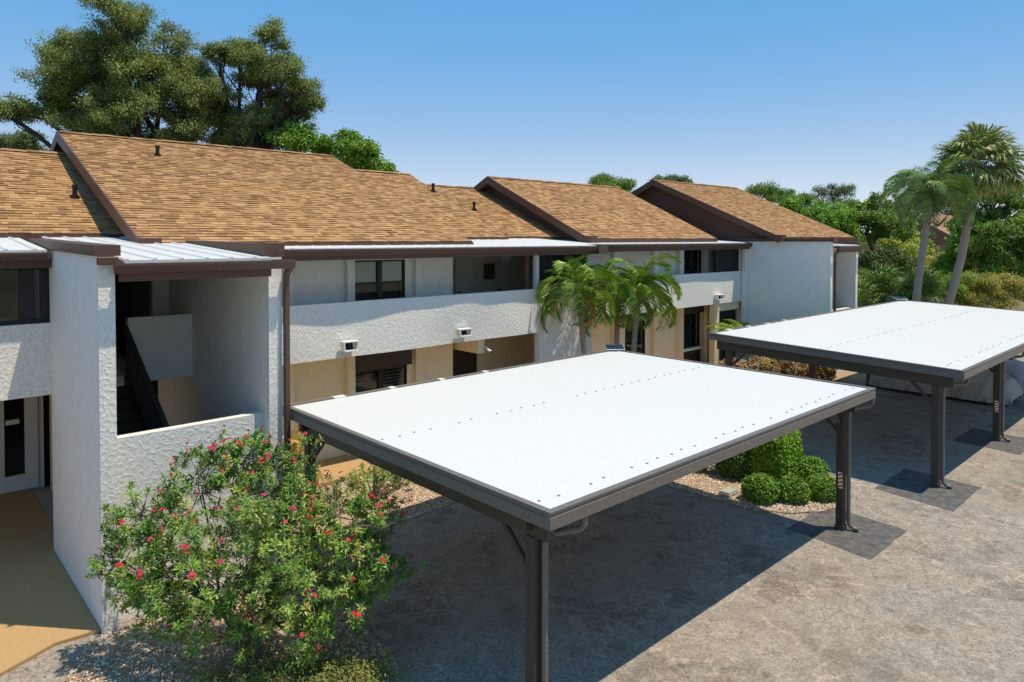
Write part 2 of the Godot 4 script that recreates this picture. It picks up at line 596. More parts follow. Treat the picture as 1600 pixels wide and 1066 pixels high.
func beds() -> void:
	var stones := []
	for s in 4:
		rng.seed = 900 + s
		var m := mb()
		var pts := []
		var st := SphereMesh.new()
		st.radial_segments = 6
		st.rings = 3
		st.radius = 0.5
		st.height = 1.0
		var arr := st.get_mesh_arrays()
		var vs: PackedVector3Array = arr[Mesh.ARRAY_VERTEX]
		var jit := {}
		for i in vs.size():
			var key := Vector3i(vs[i] * 1000.0)
			if not jit.has(key):
				jit[key] = rng.randf_range(0.75, 1.15)
			vs[i] *= jit[key]
			vs[i].y *= 0.65
		var id: PackedInt32Array = arr[Mesh.ARRAY_INDEX]
		for i in range(0, id.size(), 3):
			m.poly([vs[id[i]], vs[id[i + 1]], vs[id[i + 2]]], vs[id[i]] + vs[id[i + 1]] + vs[id[i + 2]])
		stones.append(m.mesh())
	var tones := [Color(0.66, 0.54, 0.39), Color(0.56, 0.42, 0.28), Color(0.72, 0.63, 0.50), Color(0.46, 0.31, 0.19), Color(0.62, 0.44, 0.30), Color(0.34, 0.23, 0.14), Color(0.74, 0.69, 0.60)]
	var i := 0
	for bed in [BED_FRONT, BED_ISLE]:
		var poly := PackedVector2Array(bed)
		var o := structure("gravel_bed", mb().slab(poly, -0.1, 0.018), MT.gravel_bed)
		rng.seed = 50 + i
		var lo := Vector2(99, 99)
		var hi := Vector2(-99, -99)
		for q in bed:
			lo = lo.min(q)
			hi = hi.max(q)
		var xs := [[], [], [], []]
		var cs := [PackedColorArray(), PackedColorArray(), PackedColorArray(), PackedColorArray()]
		var count := int((hi.x - lo.x) * (hi.y - lo.y) * (700 if i == 0 else 950))
		for k in count:
			var q := Vector2(rng.randf_range(lo.x, hi.x), rng.randf_range(lo.y, hi.y))
			if i == 0 and q.x > 9.8:
				continue
			if not Geometry2D.is_point_in_polygon(q, poly):
				# a few stones have rolled out over the edge
				if rng.randf() > 0.012 or not Geometry2D.is_point_in_polygon(q.lerp((lo + hi) * 0.5, 0.06), poly):
					continue
			var s := rng.randf_range(0.016, 0.046)
			var b := Basis.from_euler(Vector3(rng.randf_range(-0.5, 0.5), rng.randf() * TAU, rng.randf_range(-0.5, 0.5))).scaled(Vector3(s, s, s))
			var w := rng.randi() % 4
			xs[w].append(Transform3D(b, V(q.x, 0.02 + s * 0.15, q.y)))
			var t: Color = tones[rng.randi() % tones.size()]
			cs[w].append(t * rng.randf_range(0.8, 1.12))
		for w in 4:
			var g := scatter(self, "gravel_%d" % w, stones[w], MT.pebble, xs[w], cs[w])
			g.name = numbered("gravel")
			tag(g, ["tan and white gravel under the red flowering shrub", "tan gravel in the island bed around the clipped round shrubs"][i], "gravel", ["loose stones of the front gravel bed", "loose stones of the island gravel bed"][i])
		i += 1

# ------------------------------------------------------------------ building pieces
# wall between x0..x1, y0..y1 with openings [x0, x1, y0, y1]
func wall_x(parent: Node3D, called: String, x0: float, x1: float, y0: float, y1: float, d0: float, d1: float, holes: Array, mat: Material) -> MeshInstance3D:
	var m := mb()
	var xs := [x0, x1]
	for h in holes:
		xs.append(h[0])
		xs.append(h[1])
	xs.sort()
	for i in xs.size() - 1:
		var a: float = xs[i]
		var b: float = xs[i + 1]
		if b - a < 0.001:
			continue
		var cuts := []
		for h in holes:
			if h[0] <= a + 0.001 and h[1] >= b - 0.001:
				cuts.append([h[2], h[3]])
		cuts.sort_custom(func(p, q): return p[0] < q[0])
		var y := y0
		for c in cuts:
			if c[0] > y:
				m.box(a, b, y, c[0], d0, d1)
			y = c[1]
		if y < y1:
			m.box(a, b, y, y1, d0, d1)
	return part(parent, called, m, mat)

func gutter_profile(d: float, y: float, w := 0.13, h := 0.14) -> PackedVector2Array:
	# open trough with an ogee-like front, front lip at the smaller d
	return PackedVector2Array([Vector2(d, y), Vector2(d + 0.012, y), Vector2(d + 0.012, y - 0.03), Vector2(d + 0.03, y - h * 0.55), Vector2(d + 0.05, y - h + 0.012), Vector2(d + w - 0.012, y - h + 0.012), Vector2(d + w - 0.012, y + 0.01), Vector2(d + w, y + 0.01), Vector2(d + w, y - h), Vector2(d + 0.04, y - h), Vector2(d + 0.018, y - h * 0.6), Vector2(d, y - 0.035)])

# one gabled roof: deck, fascia, gable siding and shingles
func gable_roof(b: Node3D, x0: float, x1: float, de: float, he: float, dr: float, hr: float, seed: int, singles: int, wall_bottom: float, over := 0.5, back := 7.0) -> void:
	var sl := (hr - he) / (dr - de)
	var deck := part(b, "roof", mb().along_x(PackedVector2Array([Vector2(de, he), Vector2(dr, hr), Vector2(dr + back, hr - back * sl), Vector2(dr + back, hr - back * sl - 0.12), Vector2(dr, hr - 0.13), Vector2(de, he - 0.12)]), x0, x1), MT.roof_deck)
	# rake fascia boards standing just proud of the deck ends
	for e in [[x0 - 0.035, x0 - 0.002, 0.035], [x1 + 0.002, x1 + 0.035, -0.02]]:
		part(deck, "rake_board", mb().along_x(PackedVector2Array([Vector2(de - 0.02, he + e[2]), Vector2(dr, hr + e[2]), Vector2(dr, hr - 0.25), Vector2(de - 0.02, he - 0.24)]), e[0], e[1]), MT.trim_brown)
		part(deck, "rake_board", mb().along_x(PackedVector2Array([Vector2(dr + 0.003, hr + e[2]), Vector2(dr + back, hr - back * sl + e[2]), Vector2(dr + back, hr - back * sl - 0.25), Vector2(dr + 0.003, hr - 0.25)]), e[0], e[1]), MT.trim_brown)
	# stub box closing the rake at the eave
	part(deck, "eave_box", mb().box(x0 - 0.05, x0 + 0.34, he - 0.16, he + 0.10, de - 0.16, de + 0.18, 0.01), MT.trim_brown)
	part(deck, "eave_board", mb().box(x0 + 0.35, x1, he - 0.13, he - 0.012, de - 0.03, de - 0.004), MT.trim_brown)
	# siding below the rake, set back under the overhang
	part(b, "gable_siding", mb().along_x(PackedVector2Array([Vector2(de + 0.05, wall_bottom), Vector2(de + 0.05, he - 0.115), Vector2(dr, hr - 0.14), Vector2(dr + back - 0.4, hr - 0.14 - (back - 0.4) * sl), Vector2(dr + back - 0.4, wall_bottom)]), x0 + over, x0 + over + 0.12), MT.siding_brown)
	part(b, "gable_siding", mb().along_x(PackedVector2Array([Vector2(de + 0.05, wall_bottom), Vector2(de + 0.05, he - 0.115), Vector2(dr, hr - 0.14), Vector2(dr + back - 0.4, hr - 0.14 - (back - 0.4) * sl), Vector2(dr + back - 0.4, wall_bottom)]), x1 - 0.3, x1 - 0.18), MT.siding_brown)
	# shingles
	rng.seed = seed
	var along := Vector3(0, hr - he, -(dr - de))
	var len := along.length()
	along /= len
	var up := Vector3.RIGHT.cross(along).normalized()
	if up.y < 0.0:
		up = -up
	var step := 0.155
	var rows := int(ceil(len / step))
	step = len / rows
	var field := mb()
	field.use_c = true
	var tabs := {}
	var nz := noise(seed, 0.35)
	var one := 0
	for r in rows:
		var x := x0 - rng.randf_range(0.0, 0.3)
		while x < x1:
			var w := [0.13, 0.18, 0.23, 0.29][rng.randi() % 4] as float
			var a := maxf(x, x0)
			var e := minf(x + w - 0.004, x1)
			x += w
			if e - a < 0.02:
				continue
			var k := rng.randi() % 6
			var thick := 0.012 + (0.012 if rng.randf() < 0.5 else 0.0) + rng.randf_range(0, 0.004)
			var lift := thick
			var full := is_equal_approx(a, x - w) and is_equal_approx(e, x - 0.004)
			var o := V(0, he, de) + along * (r * step)
			if one < singles and full and a > x0 + 0.9:
				var key := "%d_%d" % [int(w * 100), 1 if thick > 0.02 else 0]
				if not tabs.has(key):
					var t := mb()
					shingle(t, 0.0, w - 0.004, Vector3.ZERO, along, up, step, 0.026 if thick > 0.02 else 0.014)
					tabs[key] = t.mesh()
				inst(deck, "shingle", tabs[key], MT["shingle_%d" % k], Transform3D(Basis.IDENTITY, o + Vector3(a, 0, 0) + up * rng.randf_range(0.0, 0.003)))
				one += 1
			else:
				var tone: Color = TONES[k] * (0.97 + 0.10 * nz.get_noise_2d(a, r * 0.3))
				field.col = tone
				shingle(field, a, e, o, along, up, step, lift)
	var f := part(deck, "shingles", field, MT.shingle_stuff)
	f.set_meta("kind", "stuff")
	# ridge cap tabs
	var cap := mb()
	cap.use_c = true
	var cx := x0 + 0.02
	while cx < x1 - 0.1:
		cap.col = TONES[rng.randi() % 6] * 0.85
		var c2 := minf(cx + 0.3, x1)
		var t := rng.randf_range(0.045, 0.06)
		cap.poly([V(cx, hr + t, dr), V(c2, hr + t - 0.012, dr), V(c2, hr + t - 0.012 - 0.14 * sl, dr - 0.14), V(cx, hr + t - 0.14 * sl, dr - 0.14)], Vector3.UP)
		cap.poly([V(cx, hr + t, dr), V(c2, hr + t - 0.012, dr), V(c2, hr + t - 0.012 - 0.14 * sl, dr + 0.14), V(cx, hr + t - 0.14 * sl, dr + 0.14)], Vector3.UP)
		cap.poly([V(cx, hr + t, dr), V(cx, hr + t - 0.14 * sl, dr - 0.14), V(cx, hr - 0.14 * sl, dr - 0.14), V(cx, hr, dr)], Vector3.LEFT)
		cx += 0.26
	var rc := part(deck, "ridge_cap", cap, MT.shingle_stuff)
	rc.set_meta("kind", "stuff")

func shingle(m: MB, a: float, e: float, o: Vector3, along: Vector3, up: Vector3, step: float, lift: float) -> void:
	var p0 := o + Vector3(a, 0, 0) + up * lift
	var p1 := o + Vector3(e, 0, 0) + up * lift
	var q0 := o + Vector3(a, 0, 0) + along * (step + 0.012) + up * 0.003
	var q1 := o + Vector3(e, 0, 0) + along * (step + 0.012) + up * 0.003
	var b0 := o + Vector3(a, 0, 0)
	var b1 := o + Vector3(e, 0, 0)
	m.poly([p0, p1, q1, q0], up)
	m.poly([p0, p1, b1, b0], -along)
	m.poly([p0, b0, q0], Vector3.LEFT)
	m.poly([p1, b1, q1], Vector3.RIGHT)

func vent_pipe(b: Node3D, x: float, d: float, y: float) -> void:
	part(b, "vent_pipe", mb().tube([V(x, y - 0.2, d), V(x, y + 0.26, d)], [0.05, 0.05], 10).tube([V(x, y + 0.2, d), V(x, y + 0.27, d)], [0.065, 0.06], 10).tube([V(x, y - 0.05, d), V(x, y + 0.04, d)], [0.13, 0.06], 10), MT.frame_dark)

# white pan roof made of ribbed panels running in d
func pan_roof(b: Node3D, x0: float, x1: float, d0: float, y0: float, d1: float, y1: float, w := 0.4, rib := 0.022) -> void:
	var x := x0
	var o: MeshInstance3D = null
	while x < x1 - 0.02:
		var e := minf(x + w, x1)
		var m := mb().along_d(PackedVector2Array([Vector2(x, y0), Vector2(x + 0.02, y0 + rib), Vector2(x + 0.05, y0 + rib), Vector2(x + 0.07, y0), Vector2(e - 0.003, y0), Vector2(e - 0.003, y0 - 0.05), Vector2(x, y0 - 0.05)]), d0, d1, y1 - y0)
		if o == null:
			o = part(b, "metal_roof", m, MT.roof_white)
		else:
			part(o, "roof_panel", m, MT.roof_white)
		x = e

# window: frame with a middle mullion and meeting rails, four panes and a lit or dark inside
func window(b: Node3D, x0: float, x1: float, y0: float, y1: float, d: float, split: float, frame: Material, shade := 0, two := true) -> MeshInstance3D:
	var f := 0.045
	var m := mb()
	m.box(x0, x0 + f, y0, y1, d - 0.02, d + 0.08, 0.004)
	m.box(x1 - f, x1, y0, y1, d - 0.02, d + 0.08, 0.004)
	m.box(x0 + f, x1 - f, y1 - f, y1, d - 0.018, d + 0.078, 0.004)
	m.box(x0 + f, x1 - f, y0, y0 + f, d - 0.018, d + 0.078, 0.004)
	var w := part(b, "window", m, frame)
	var cols := [[x0 + f, x1 - f]]
	if two:
		var c := (x0 + x1) * 0.5
		part(w, "mullion", mb().box(c - 0.07, c + 0.07, y0 + f, y1 - f, d - 0.015, d + 0.075, 0.004), frame)
		cols = [[x0 + f, c - 0.07], [c + 0.07, x1 - f]]
	for q in cols:
		part(w, "meeting_rail", mb().box(q[0], q[1], split - 0.025, split + 0.025, d - 0.005, d + 0.05, 0.003), frame)
		part(w, "pane", mb().box(q[0], q[1], split + 0.025, y1 - f, d + 0.022, d + 0.028), MT.glass)
		part(w, "pane", mb().box(q[0], q[1], y0 + f, split - 0.025, d + 0.012, d + 0.018), MT.glass)
		if shade == 1:
			part(w, "roller_shade", mb().box(q[0] + 0.01, q[1] - 0.03, split + 0.01, y1 - f, d + 0.035, d + 0.041), MT.shade_cloth)
		if shade == 2:
			var y := y1 - 0.08
			while y > y0 + 0.2:
				part(w, "blind_slat", mb().bar(V(q[0] + 0.02, y, d + 0.11), V(q[1] - 0.02, y, d + 0.11), 0.045, 0.006, 0.0), MT.blind)
				y -= 0.085
	part(w, "room", mb().box(x0 - 0.1, x1 + 0.1, y0 - 0.1, y1 + 0.1, d + 0.35, d + 0.37).box(x0 - 0.11, x0 - 0.1, y0, y1, d + 0.2, d + 0.36).box(x1 + 0.1, x1 + 0.11, y0, y1, d + 0.2, d + 0.36), MT.interior)
	return w

func door(b: Node3D, x0: float, x1: float, y0: float, y1: float, d: float, mat: Material) -> void:
	var o := part(b, "door", mb().box(x0 + 0.03, x1 - 0.03, y0, y1 - 0.03, d, d + 0.04, 0.003), mat)
	part(o, "frame", mb().box(x0, x0 + 0.028, y0, y1, d - 0.02, d + 0.05).box(x1 - 0.028, x1, y0, y1, d - 0.02, d + 0.05).box(x0 + 0.028, x1 - 0.028, y1 - 0.028, y1, d - 0.02, d + 0.05), mat)
	var w := x1 - x0
	for q in [[y0 + 0.15, y0 + (y1 - y0) * 0.42], [y0 + (y1 - y0) * 0.5, y1 - 0.17]]:
		part(o, "panel", mb().box(x0 + w * 0.2, x1 - w * 0.2, q[0], q[1], d - 0.008, d - 0.001, 0.006), mat)
	var hx := x0 + 0.1
	part(o, "handle", mb().tube([V(hx, y0 + 0.95, d), V(hx, y0 + 0.95, d - 0.06), V(hx + 0.1, y0 + 0.95, d - 0.06)], [0.012, 0.012, 0.012], 8).tube([V(hx, y0 + 0.95, d + 0.002), V(hx, y0 + 0.95, d - 0.012)], [0.03, 0.03], 10), MT.black)

func scupper(b: Node3D, x0: float, x1: float, y0: float, y1: float, d: float) -> void:
	# open funnel box leaning out of the parapet, dark throat inside
	var t := 0.025
	var m := mb()
	var o := 0.18
	m.along_d(PackedVector2Array([Vector2(x0, y1 - t), Vector2(x1, y1 - t), Vector2(x1, y1), Vector2(x0, y1)]), d - o, d - 0.002)
	m.along_d(PackedVector2Array([Vector2(x0 + 0.02, y0), Vector2(x1 - 0.02, y0), Vector2(x1 - 0.02, y0 + t), Vector2(x0 + 0.02, y0 + t)]), d - o * 1.15, d - 0.002)
	m.along_d(PackedVector2Array([Vector2(x0, y1 - t), Vector2(x0 + t, y1 - t), Vector2(x0 + t + 0.02, y0 + t), Vector2(x0 + 0.02, y0 + t)]), d - o, d - 0.002)
	m.along_d(PackedVector2Array([Vector2(x1 - t, y1 - t), Vector2(x1, y1 - t), Vector2(x1 - 0.02, y0 + t), Vector2(x1 - t - 0.02, y0 + t)]), d - o, d - 0.002)
	var s := part(b, "scupper", m, MT.stucco_fine)
	part(s, "throat", mb().box(x0 + t + 0.03, x1 - t - 0.03, y0 + t + 0.002, y1 - t - 0.002, d - 0.02, d - 0.004), MT.screen)

# stucco wall panel seen from -d whose face is slightly out of true, as in the photograph
func wavy_wall(parent: Node3D, called: String, x0: float, x1: float, y0: float, y1: float, d0: float, d1: float, seed: int, amp: float, mat: Material) -> MeshInstance3D:
	var f := noise(seed, 0.22, FastNoiseLite.TYPE_SIMPLEX_SMOOTH, 2)
	var nx := maxi(2, int((x1 - x0) / 0.22))
	var ny := maxi(2, int((y1 - y0) / 0.2))
	var front := []
	for j in ny + 1:
		var row := []
		for i in nx + 1:
			var x := lerpf(x0, x1, float(i) / nx)
			var y := lerpf(y0, y1, float(j) / ny)
			row.append(V(x, y, d0 + amp * f.get_noise_2d(x, y * 1.4)))
		front.append(row)
	var m := mb().grid(front)
	# rim and back
	var top := []
	var bot := []
	for i in nx + 1:
		top.append(front[ny][i])
		bot.append(front[0][i])
	for i in nx:
		m.poly([top[i], top[i + 1], Vector3(top[i + 1].x, y1, -d1), Vector3(top[i].x, y1, -d1)], Vector3.UP)
		m.poly([bot[i], bot[i + 1], Vector3(bot[i + 1].x, y0, -d1), Vector3(bot[i].x, y0, -d1)], Vector3.DOWN)
	for j in ny:
		for e in [[0, Vector3.LEFT], [nx, Vector3.RIGHT]]:
			var a: Vector3 = front[j][e[0]]
			var c: Vector3 = front[j + 1][e[0]]
			m.poly([a, c, Vector3(c.x, c.y, -d1), Vector3(a.x, a.y, -d1)], e[1])
	m.poly([V(x0, y0, d1), V(x1, y0, d1), V(x1, y1, d1), V(x0, y1, d1)], Vector3(0, 0, -1))
	# the front must face -d
	return part(parent, called, m, mat)

func downspout(b: Node3D, p: Array, w := 0.07, mat: Material = null) -> void:
	var m := mb()
	for i in p.size() - 1:
		m.bar(p[i], p[i + 1], w, w, 0.008)
	part(b, "downspout", m, mat if mat else MT.trim_brown)

# ------------------------------------------------------------------ building one (left and middle)
func building_one() -> void:
	var b := thing("condo_building", "long two-storey condo with external stairwell, brown gutters and tallest shingle roof", "building", V(8, 0, 15))
	# left unit, ground floor entrance wall far back under the balcony
	wall_x(b, "wall", -4, 2.75, 0, 2.75, 18.2, 18.4, [[1.93, 2.6, 0.05, 2.3]], MT.wall_paint)
	var gd := part(b, "door", mb().box(1.9, 2.04, 0.06, 2.35, 18.14, 18.24, 0.005).box(2.40, 2.64, 0.06, 2.35, 18.14, 18.24, 0.005).box(2.04, 2.40, 2.2, 2.35, 18.14, 18.24, 0.005).box(2.04, 2.40, 0.06, 0.40, 18.14, 18.24, 0.005), MT.frame_white)
	part(gd, "pane", mb().box(2.04, 2.40, 0.40, 2.2, 18.18, 18.186), MT.glass)
	part(gd, "rail", mb().box(2.06, 2.30, 1.52, 1.62, 18.1, 18.17, 0.005), MT.frame_white)
	part(gd, "room", mb().box(1.5, 3.0, 0, 2.5, 18.9, 18.95), MT.interior)
	part(b, "balcony_slab", mb().box(-4, 2.29, 2.76, 2.9, 14.52, 18.4), MT.soffit)
	wavy_wall(b, "parapet", -4, 2.289, 2.78, 4.03, 14.33, 14.52, 3, 0.02, MT.stucco)
	# glazed balcony above the parapet
	var lw := part(b, "window", mb().box(-4, 2.28, 4.03, 4.1, 14.45, 14.55, 0.004).box(-4, 2.28, 4.96, 5.04, 14.45, 14.55, 0.004).box(1.86, 2.08, 4.1, 4.96, 14.44, 14.56, 0.004).box(2.16, 2.28, 4.1, 4.96, 14.45, 14.55, 0.004).box(0.4, 0.5, 4.1, 4.96, 14.45, 14.55, 0.004), MT.frame_dark)
	part(lw, "pane", mb().box(0.5, 1.86, 4.1, 4.96, 14.49, 14.496), MT.glass)
	part(lw, "pane", mb().box(2.08, 2.16, 4.1, 4.96, 14.49, 14.496), MT.glass)
	part(lw, "pane", mb().box(-4, 0.4, 4.1, 4.96, 14.49, 14.496), MT.glass)
	part(b, "wall", mb().box(-4, 2.28, 2.9, 5.1, 15.6, 15.75), MT.interior)  # dark backing added; the shade behind the glazing is put into its colour
	part(b, "fascia", mb().box(-4, 2.27, 5.0, 5.14, 14.1, 14.3, 0.004), MT.trim_brown)
	part(b, "gutter", mb().along_x(gutter_profile(13.95, 5.27), -4, 2.2), MT.trim_brown)
	pan_roof(b, -4.0, 2.2, 13.98, 5.31, 17.6, 5.56)
	# stair tower: two fins, a half wall in front, caps
	wavy_wall(b, "fin_wall_front", 2.291, 2.5, 0, 5.26, 10.86, 10.95, 5, 0.012, MT.stucco)
	part(b, "fin_wall", mb().along_x(PackedVector2Array([Vector2(10.951, 0), Vector2(14.34, 0), Vector2(14.34, 5.32), Vector2(10.951, 5.26)]), 2.29, 2.5), MT.stucco_fine)
	part(b, "fin_wall", mb().box(2.3, 2.5, 2.76, 5.3, 14.345, 18.2), MT.stucco_fine)
	part(b, "wall_cap", mb().along_x(PackedVector2Array([Vector2(10.8, 5.26), Vector2(10.8, 5.41), Vector2(16.2, 5.5), Vector2(16.2, 5.34)]), 2.24, 2.56).box(2.27, 2.53, 5.14, 5.25, 10.78, 10.84, 0.01), MT.trim_brown)
	wavy_wall(b, "fin_wall_front", 4.7, 4.92, 0, 5.2, 10.86, 10.95, 6, 0.02, MT.stucco)
	part(b, "fin_wall", mb().along_x(PackedVector2Array([Vector2(10.951, 0), Vector2(16.8, 0), Vector2(16.8, 5.3), Vector2(10.951, 5.2)]), 4.70, 4.92), MT.stucco_fine)
	part(b, "wall_cap", mb().along_x(PackedVector2Array([Vector2(11.0, 5.22), Vector2(11.0, 5.42), Vector2(15.3, 5.47), Vector2(15.3, 5.3)]), 4.67, 4.95).box(4.64, 4.98, 5.2, 5.44, 10.86, 10.99, 0.01), MT.trim_brown)
	wavy_wall(b, "half_wall", 2.501, 4.699, 0, 2.65, 11.05, 11.23, 9, 0.012, MT.stucco)
	part(b, "fascia", mb().box(2.52, 4.69, 4.9, 5.05, 10.72, 10.76, 0.004), MT.trim_brown)
	part(b, "gutter", mb().along_x(gutter_profile(10.57, 5.16), 2.44, 5.03), MT.trim_brown)
	pan_roof(b, 2.57, 4.68, 10.66, 5.2, 17.6, 5.56, 0.36)
	part(b, "soffit", mb().box(2.51, 4.69, 5.02, 5.08, 10.77, 18.2), MT.soffit)
	# stairs: half landing behind the half wall, upper flight on the left, lower flight on the right
	var st := part(b, "stair", mb().box(2.5, 4.7, 1.38, 1.5, 11.24, 12.05), MT.tread)
	for i in 8:
		part(st, "step", mb().box(2.52, 3.46, 1.5 + 0.155 * i, 1.5 + 0.155 * (i + 1), 12.06 + 0.3 * i, 12.40 + 0.3 * i, 0.008), MT.tread)
		part(st, "step", mb().box(3.56, 4.68, 1.5 - 0.17 * (i + 1), 1.5 - 0.17 * (i + 1) + 0.05, 12.06 + 0.3 * i, 12.40 + 0.3 * i, 0.008), MT.tread)
	part(st, "stringer", mb().along_x(PackedVector2Array([Vector2(12.05, 1.3), Vector2(14.5, 2.6), Vector2(14.5, 2.95), Vector2(12.05, 1.65)]), 3.465, 3.505), MT.rail)
	part(st, "handrail", mb().bar(V(3.5, 2.40, 12.05), V(3.5, 3.84, 14.52), 0.09, 0.07, 0.01), MT.rail)
	part(st, "handrail", mb().bar(V(3.5, 1.62, 12.05), V(3.5, 3.06, 14.52), 0.05, 0.05, 0.01), MT.rail)
	part(st, "newel", mb().box(3.44, 3.56, 1.5, 2.46, 11.9, 12.02, 0.01), MT.rail)
	part(st, "handrail", mb().bar(V(3.5, 2.42, 11.96), V(3.85, 2.42, 11.96), 0.09, 0.07, 0.01), MT.rail)
	part(st, "newel", mb().box(3.80, 3.90, 1.2, 2.44, 11.9, 12.0, 0.01), MT.rail)
	for i in 15:
		var d := 12.2 + 0.155 * i
		var y := 1.5 + (d - 12.05) * 0.583
		part(st, "baluster", mb().bar(V(3.5, y + 0.14, d), V(3.5, y + 0.90, d), 0.035, 0.035, 0.003), MT.rail)
	# upper landing parapet across the stairwell, walls behind
	part(b, "landing_wall", mb().box(3.55, 4.699, 2.76, 4.0, 14.5, 14.66), MT.stucco_fine)
	part(b, "balcony_slab", mb().box(2.51, 4.69, 2.77, 2.9, 14.67, 18.2), MT.soffit)
	part(b, "wall", mb().box(2.8, 4.7, 0, 2.76, 17.6, 17.8), MT.stucco_warm_bounce)
	part(b, "wall", mb().box(4.36, 4.69, 2.91, 5.02, 15.9, 16.1), MT.wall_paint)
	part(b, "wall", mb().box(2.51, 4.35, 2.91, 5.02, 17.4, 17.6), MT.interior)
	# downspout at the front corner of the tower
	downspout(b, [V(4.99, 5.05, 10.66), V(4.97, 4.9, 10.80), V(4.97, 0.1, 10.80)], 0.085)
	# middle unit: wall behind the balcony
	var up := [8.9, 10.45, 3.66, 4.95]
	var low := [8.89, 10.5, 0.92, 2.5]
	wall_x(b, "wall", 4.921, 12.05, 2.9, 5.1, 15.5, 15.7, [up], MT.wall_paint)
	wall_x(b, "wall", 4.921, 12.05, 0.0, 2.9, 15.5, 15.7, [low], MT.stucco_warm_bounce)
	for q in [[7.1, 7.26], [8.66, 8.87], [10.70, 10.92]]:
		part(b, "pilaster", mb().box(q[0], q[1], 2.9, 5.09, 15.36, 15.498, 0.008), MT.wall_paint)
		part(b, "pilaster", mb().box(q[0], q[1], 0.1, 2.76, 15.36, 15.498, 0.008), MT.stucco_warm_bounce)
	window(b, up[0], up[1], up[2], up[3], 15.52, 4.36, MT.frame_dark, 1)
	var lwn := window(b, low[0], low[1], low[2], 2.15, 15.52, 1.55, MT.frame_dark, 2)
	part(lwn, "shutter_box", mb().box(8.88, 10.56, 2.16, 2.74, 15.33, 15.6, 0.01), MT.door_brown)
	# recess with the entrance doors
	part(b, "wall", mb().box(12.05, 12.2, 0, 5.1, 15.71, 16.8), MT.wall_paint)
	part(b, "wall", mb().box(12.05, 17.6, 2.9, 5.1, 16.85, 17.0), MT.door_grey)
	part(b, "wall", mb().box(12.05, 17.6, 0.0, 2.76, 16.85, 17.0), MT.stucco_warm_bounce)
	door(b, 13.16, 13.95, 2.9, 4.95, 16.80, MT.door_grey)
	door(b, 14.85, 15.55, 2.9, 4.95, 16.80, MT.door_grey)
	door(b, 13.02, 14.0, 0.1, 2.12, 16.80, MT.door_brown)
	var sg := part(b, "unit_sign", mb().box(15.03, 15.42, 4.78, 4.92, 16.74, 16.76, 0.003), MT.sign_white)
	sg.set_meta("label", "small white sign plate above the upstairs doors")
	part(b, "electric_box", mb().box(14.34, 14.69, 4.2, 4.70, 16.7, 16.845, 0.012).box(14.38, 14.65, 4.24, 4.66, 16.69, 16.70, 0.004), MT.door_brown)
	part(b, "beam", mb().box(12.2, 12.42, 2.34, 2.755, 14.55, 16.84, 0.008), MT.stucco_warm_bounce)
	var cam := part(b, "security_camera", mb().tube([V(12.42, 2.5, 14.53), V(12.42, 2.5, 14.45)], [0.04, 0.04], 10).tube([V(12.42, 2.46, 14.45), V(12.44, 2.40, 14.30)], [0.035, 0.045], 12), MT.frame_white)
	part(cam, "lens", mb().tube([V(12.44, 2.402, 14.305), V(12.441, 2.395, 14.285)], [0.038, 0.036], 12), MT.black)
	part(b, "balcony_slab", mb().box(4.93, 16.69, 2.76, 2.9, 14.52, 16.85), MT.soffit)
	wavy_wall(b, "parapet", 4.925, 14.338, 2.76, 4.03, 14.33, 14.52, 12, 0.075, MT.stucco)
	wavy_wall(b, "front_wall", 14.34, 16.69, 0, 4.10, 14.335, 14.53, 14, 0.03, MT.stucco)
	scupper(b, 7.86, 8.24, 2.92, 3.15, 14.30)
	scupper(b, 11.22, 11.62, 2.94, 3.14, 14.30)
	# screened corner above the front wall
	part(b, "post", mb().box(14.26, 14.40, 4.03, 5.1, 14.40, 14.52, 0.006), MT.frame_white)
	part(b, "post", mb().box(14.02, 14.14, 4.03, 5.1, 14.56, 14.68, 0.006), MT.trim_brown)
	part(b, "post", mb().box(15.5, 15.58, 4.10, 5.1, 14.40, 14.52, 0.006), MT.trim_brown)
	part(b, "post", mb().box(16.55, 16.69, 4.10, 5.1, 14.40, 14.52, 0.006), MT.frame_white)
	part(b, "screen_panel", mb().box(14.41, 15.49, 4.11, 5.09, 14.46, 14.47), MT.screen)
	part(b, "screen_panel", mb().box(15.59, 16.54, 4.11, 5.09, 14.46, 14.47), MT.screen)
	part(b, "wall", mb().box(16.5, 16.69, 0, 5.1, 14.54, 17.0), MT.stucco_fine)
	# soffit, fascia, gutter, metal roof strip
	part(b, "soffit", mb().box(4.93, 16.75, 5.1, 5.16, 14.12, 18.0), MT.soffit)
	part(b, "fascia", mb().box(4.93, 16.75, 5.02, 5.22, 14.06, 14.11, 0.004), MT.trim_brown)
	part(b, "gutter", mb().along_x(gutter_profile(13.93, 5.27, 0.13, 0.16), 4.98, 16.7), MT.trim_brown)
	part(b, "gutter_end", mb().box(16.5, 16.95, 5.03, 5.32, 13.9, 14.9, 0.01), MT.trim_brown)
	pan_roof(b, 4.96, 16.9, 14.0, 5.29, 18.0, 5.58, 0.4, 0.008)
	# mass of the building behind
	part(b, "back_wall", mb().box(-4, 17.6, 0, 5.5, 28.0, 28.2), MT.stucco_fine)
	part(b, "ceiling", mb().box(-4, 17.6, 5.17, 5.22, 18.4, 28.0), MT.soffit)
	part(b, "wall", mb().box(-4.2, -4.0, 0, 5.3, 14.4, 28.2), MT.stucco_fine)
	# roofs: low left one, the tall one, two stepping down
	gable_roof(b, -4.0, 4.3, 17.0, 5.60, 22.0, 7.78, 101, 0, 5.2, 0.4, 5.5)
	gable_roof(b, 3.83, 12.1, 14.7, 5.42, 22.5, 8.42, 102, 300, 5.2, 0.5, 5.5)
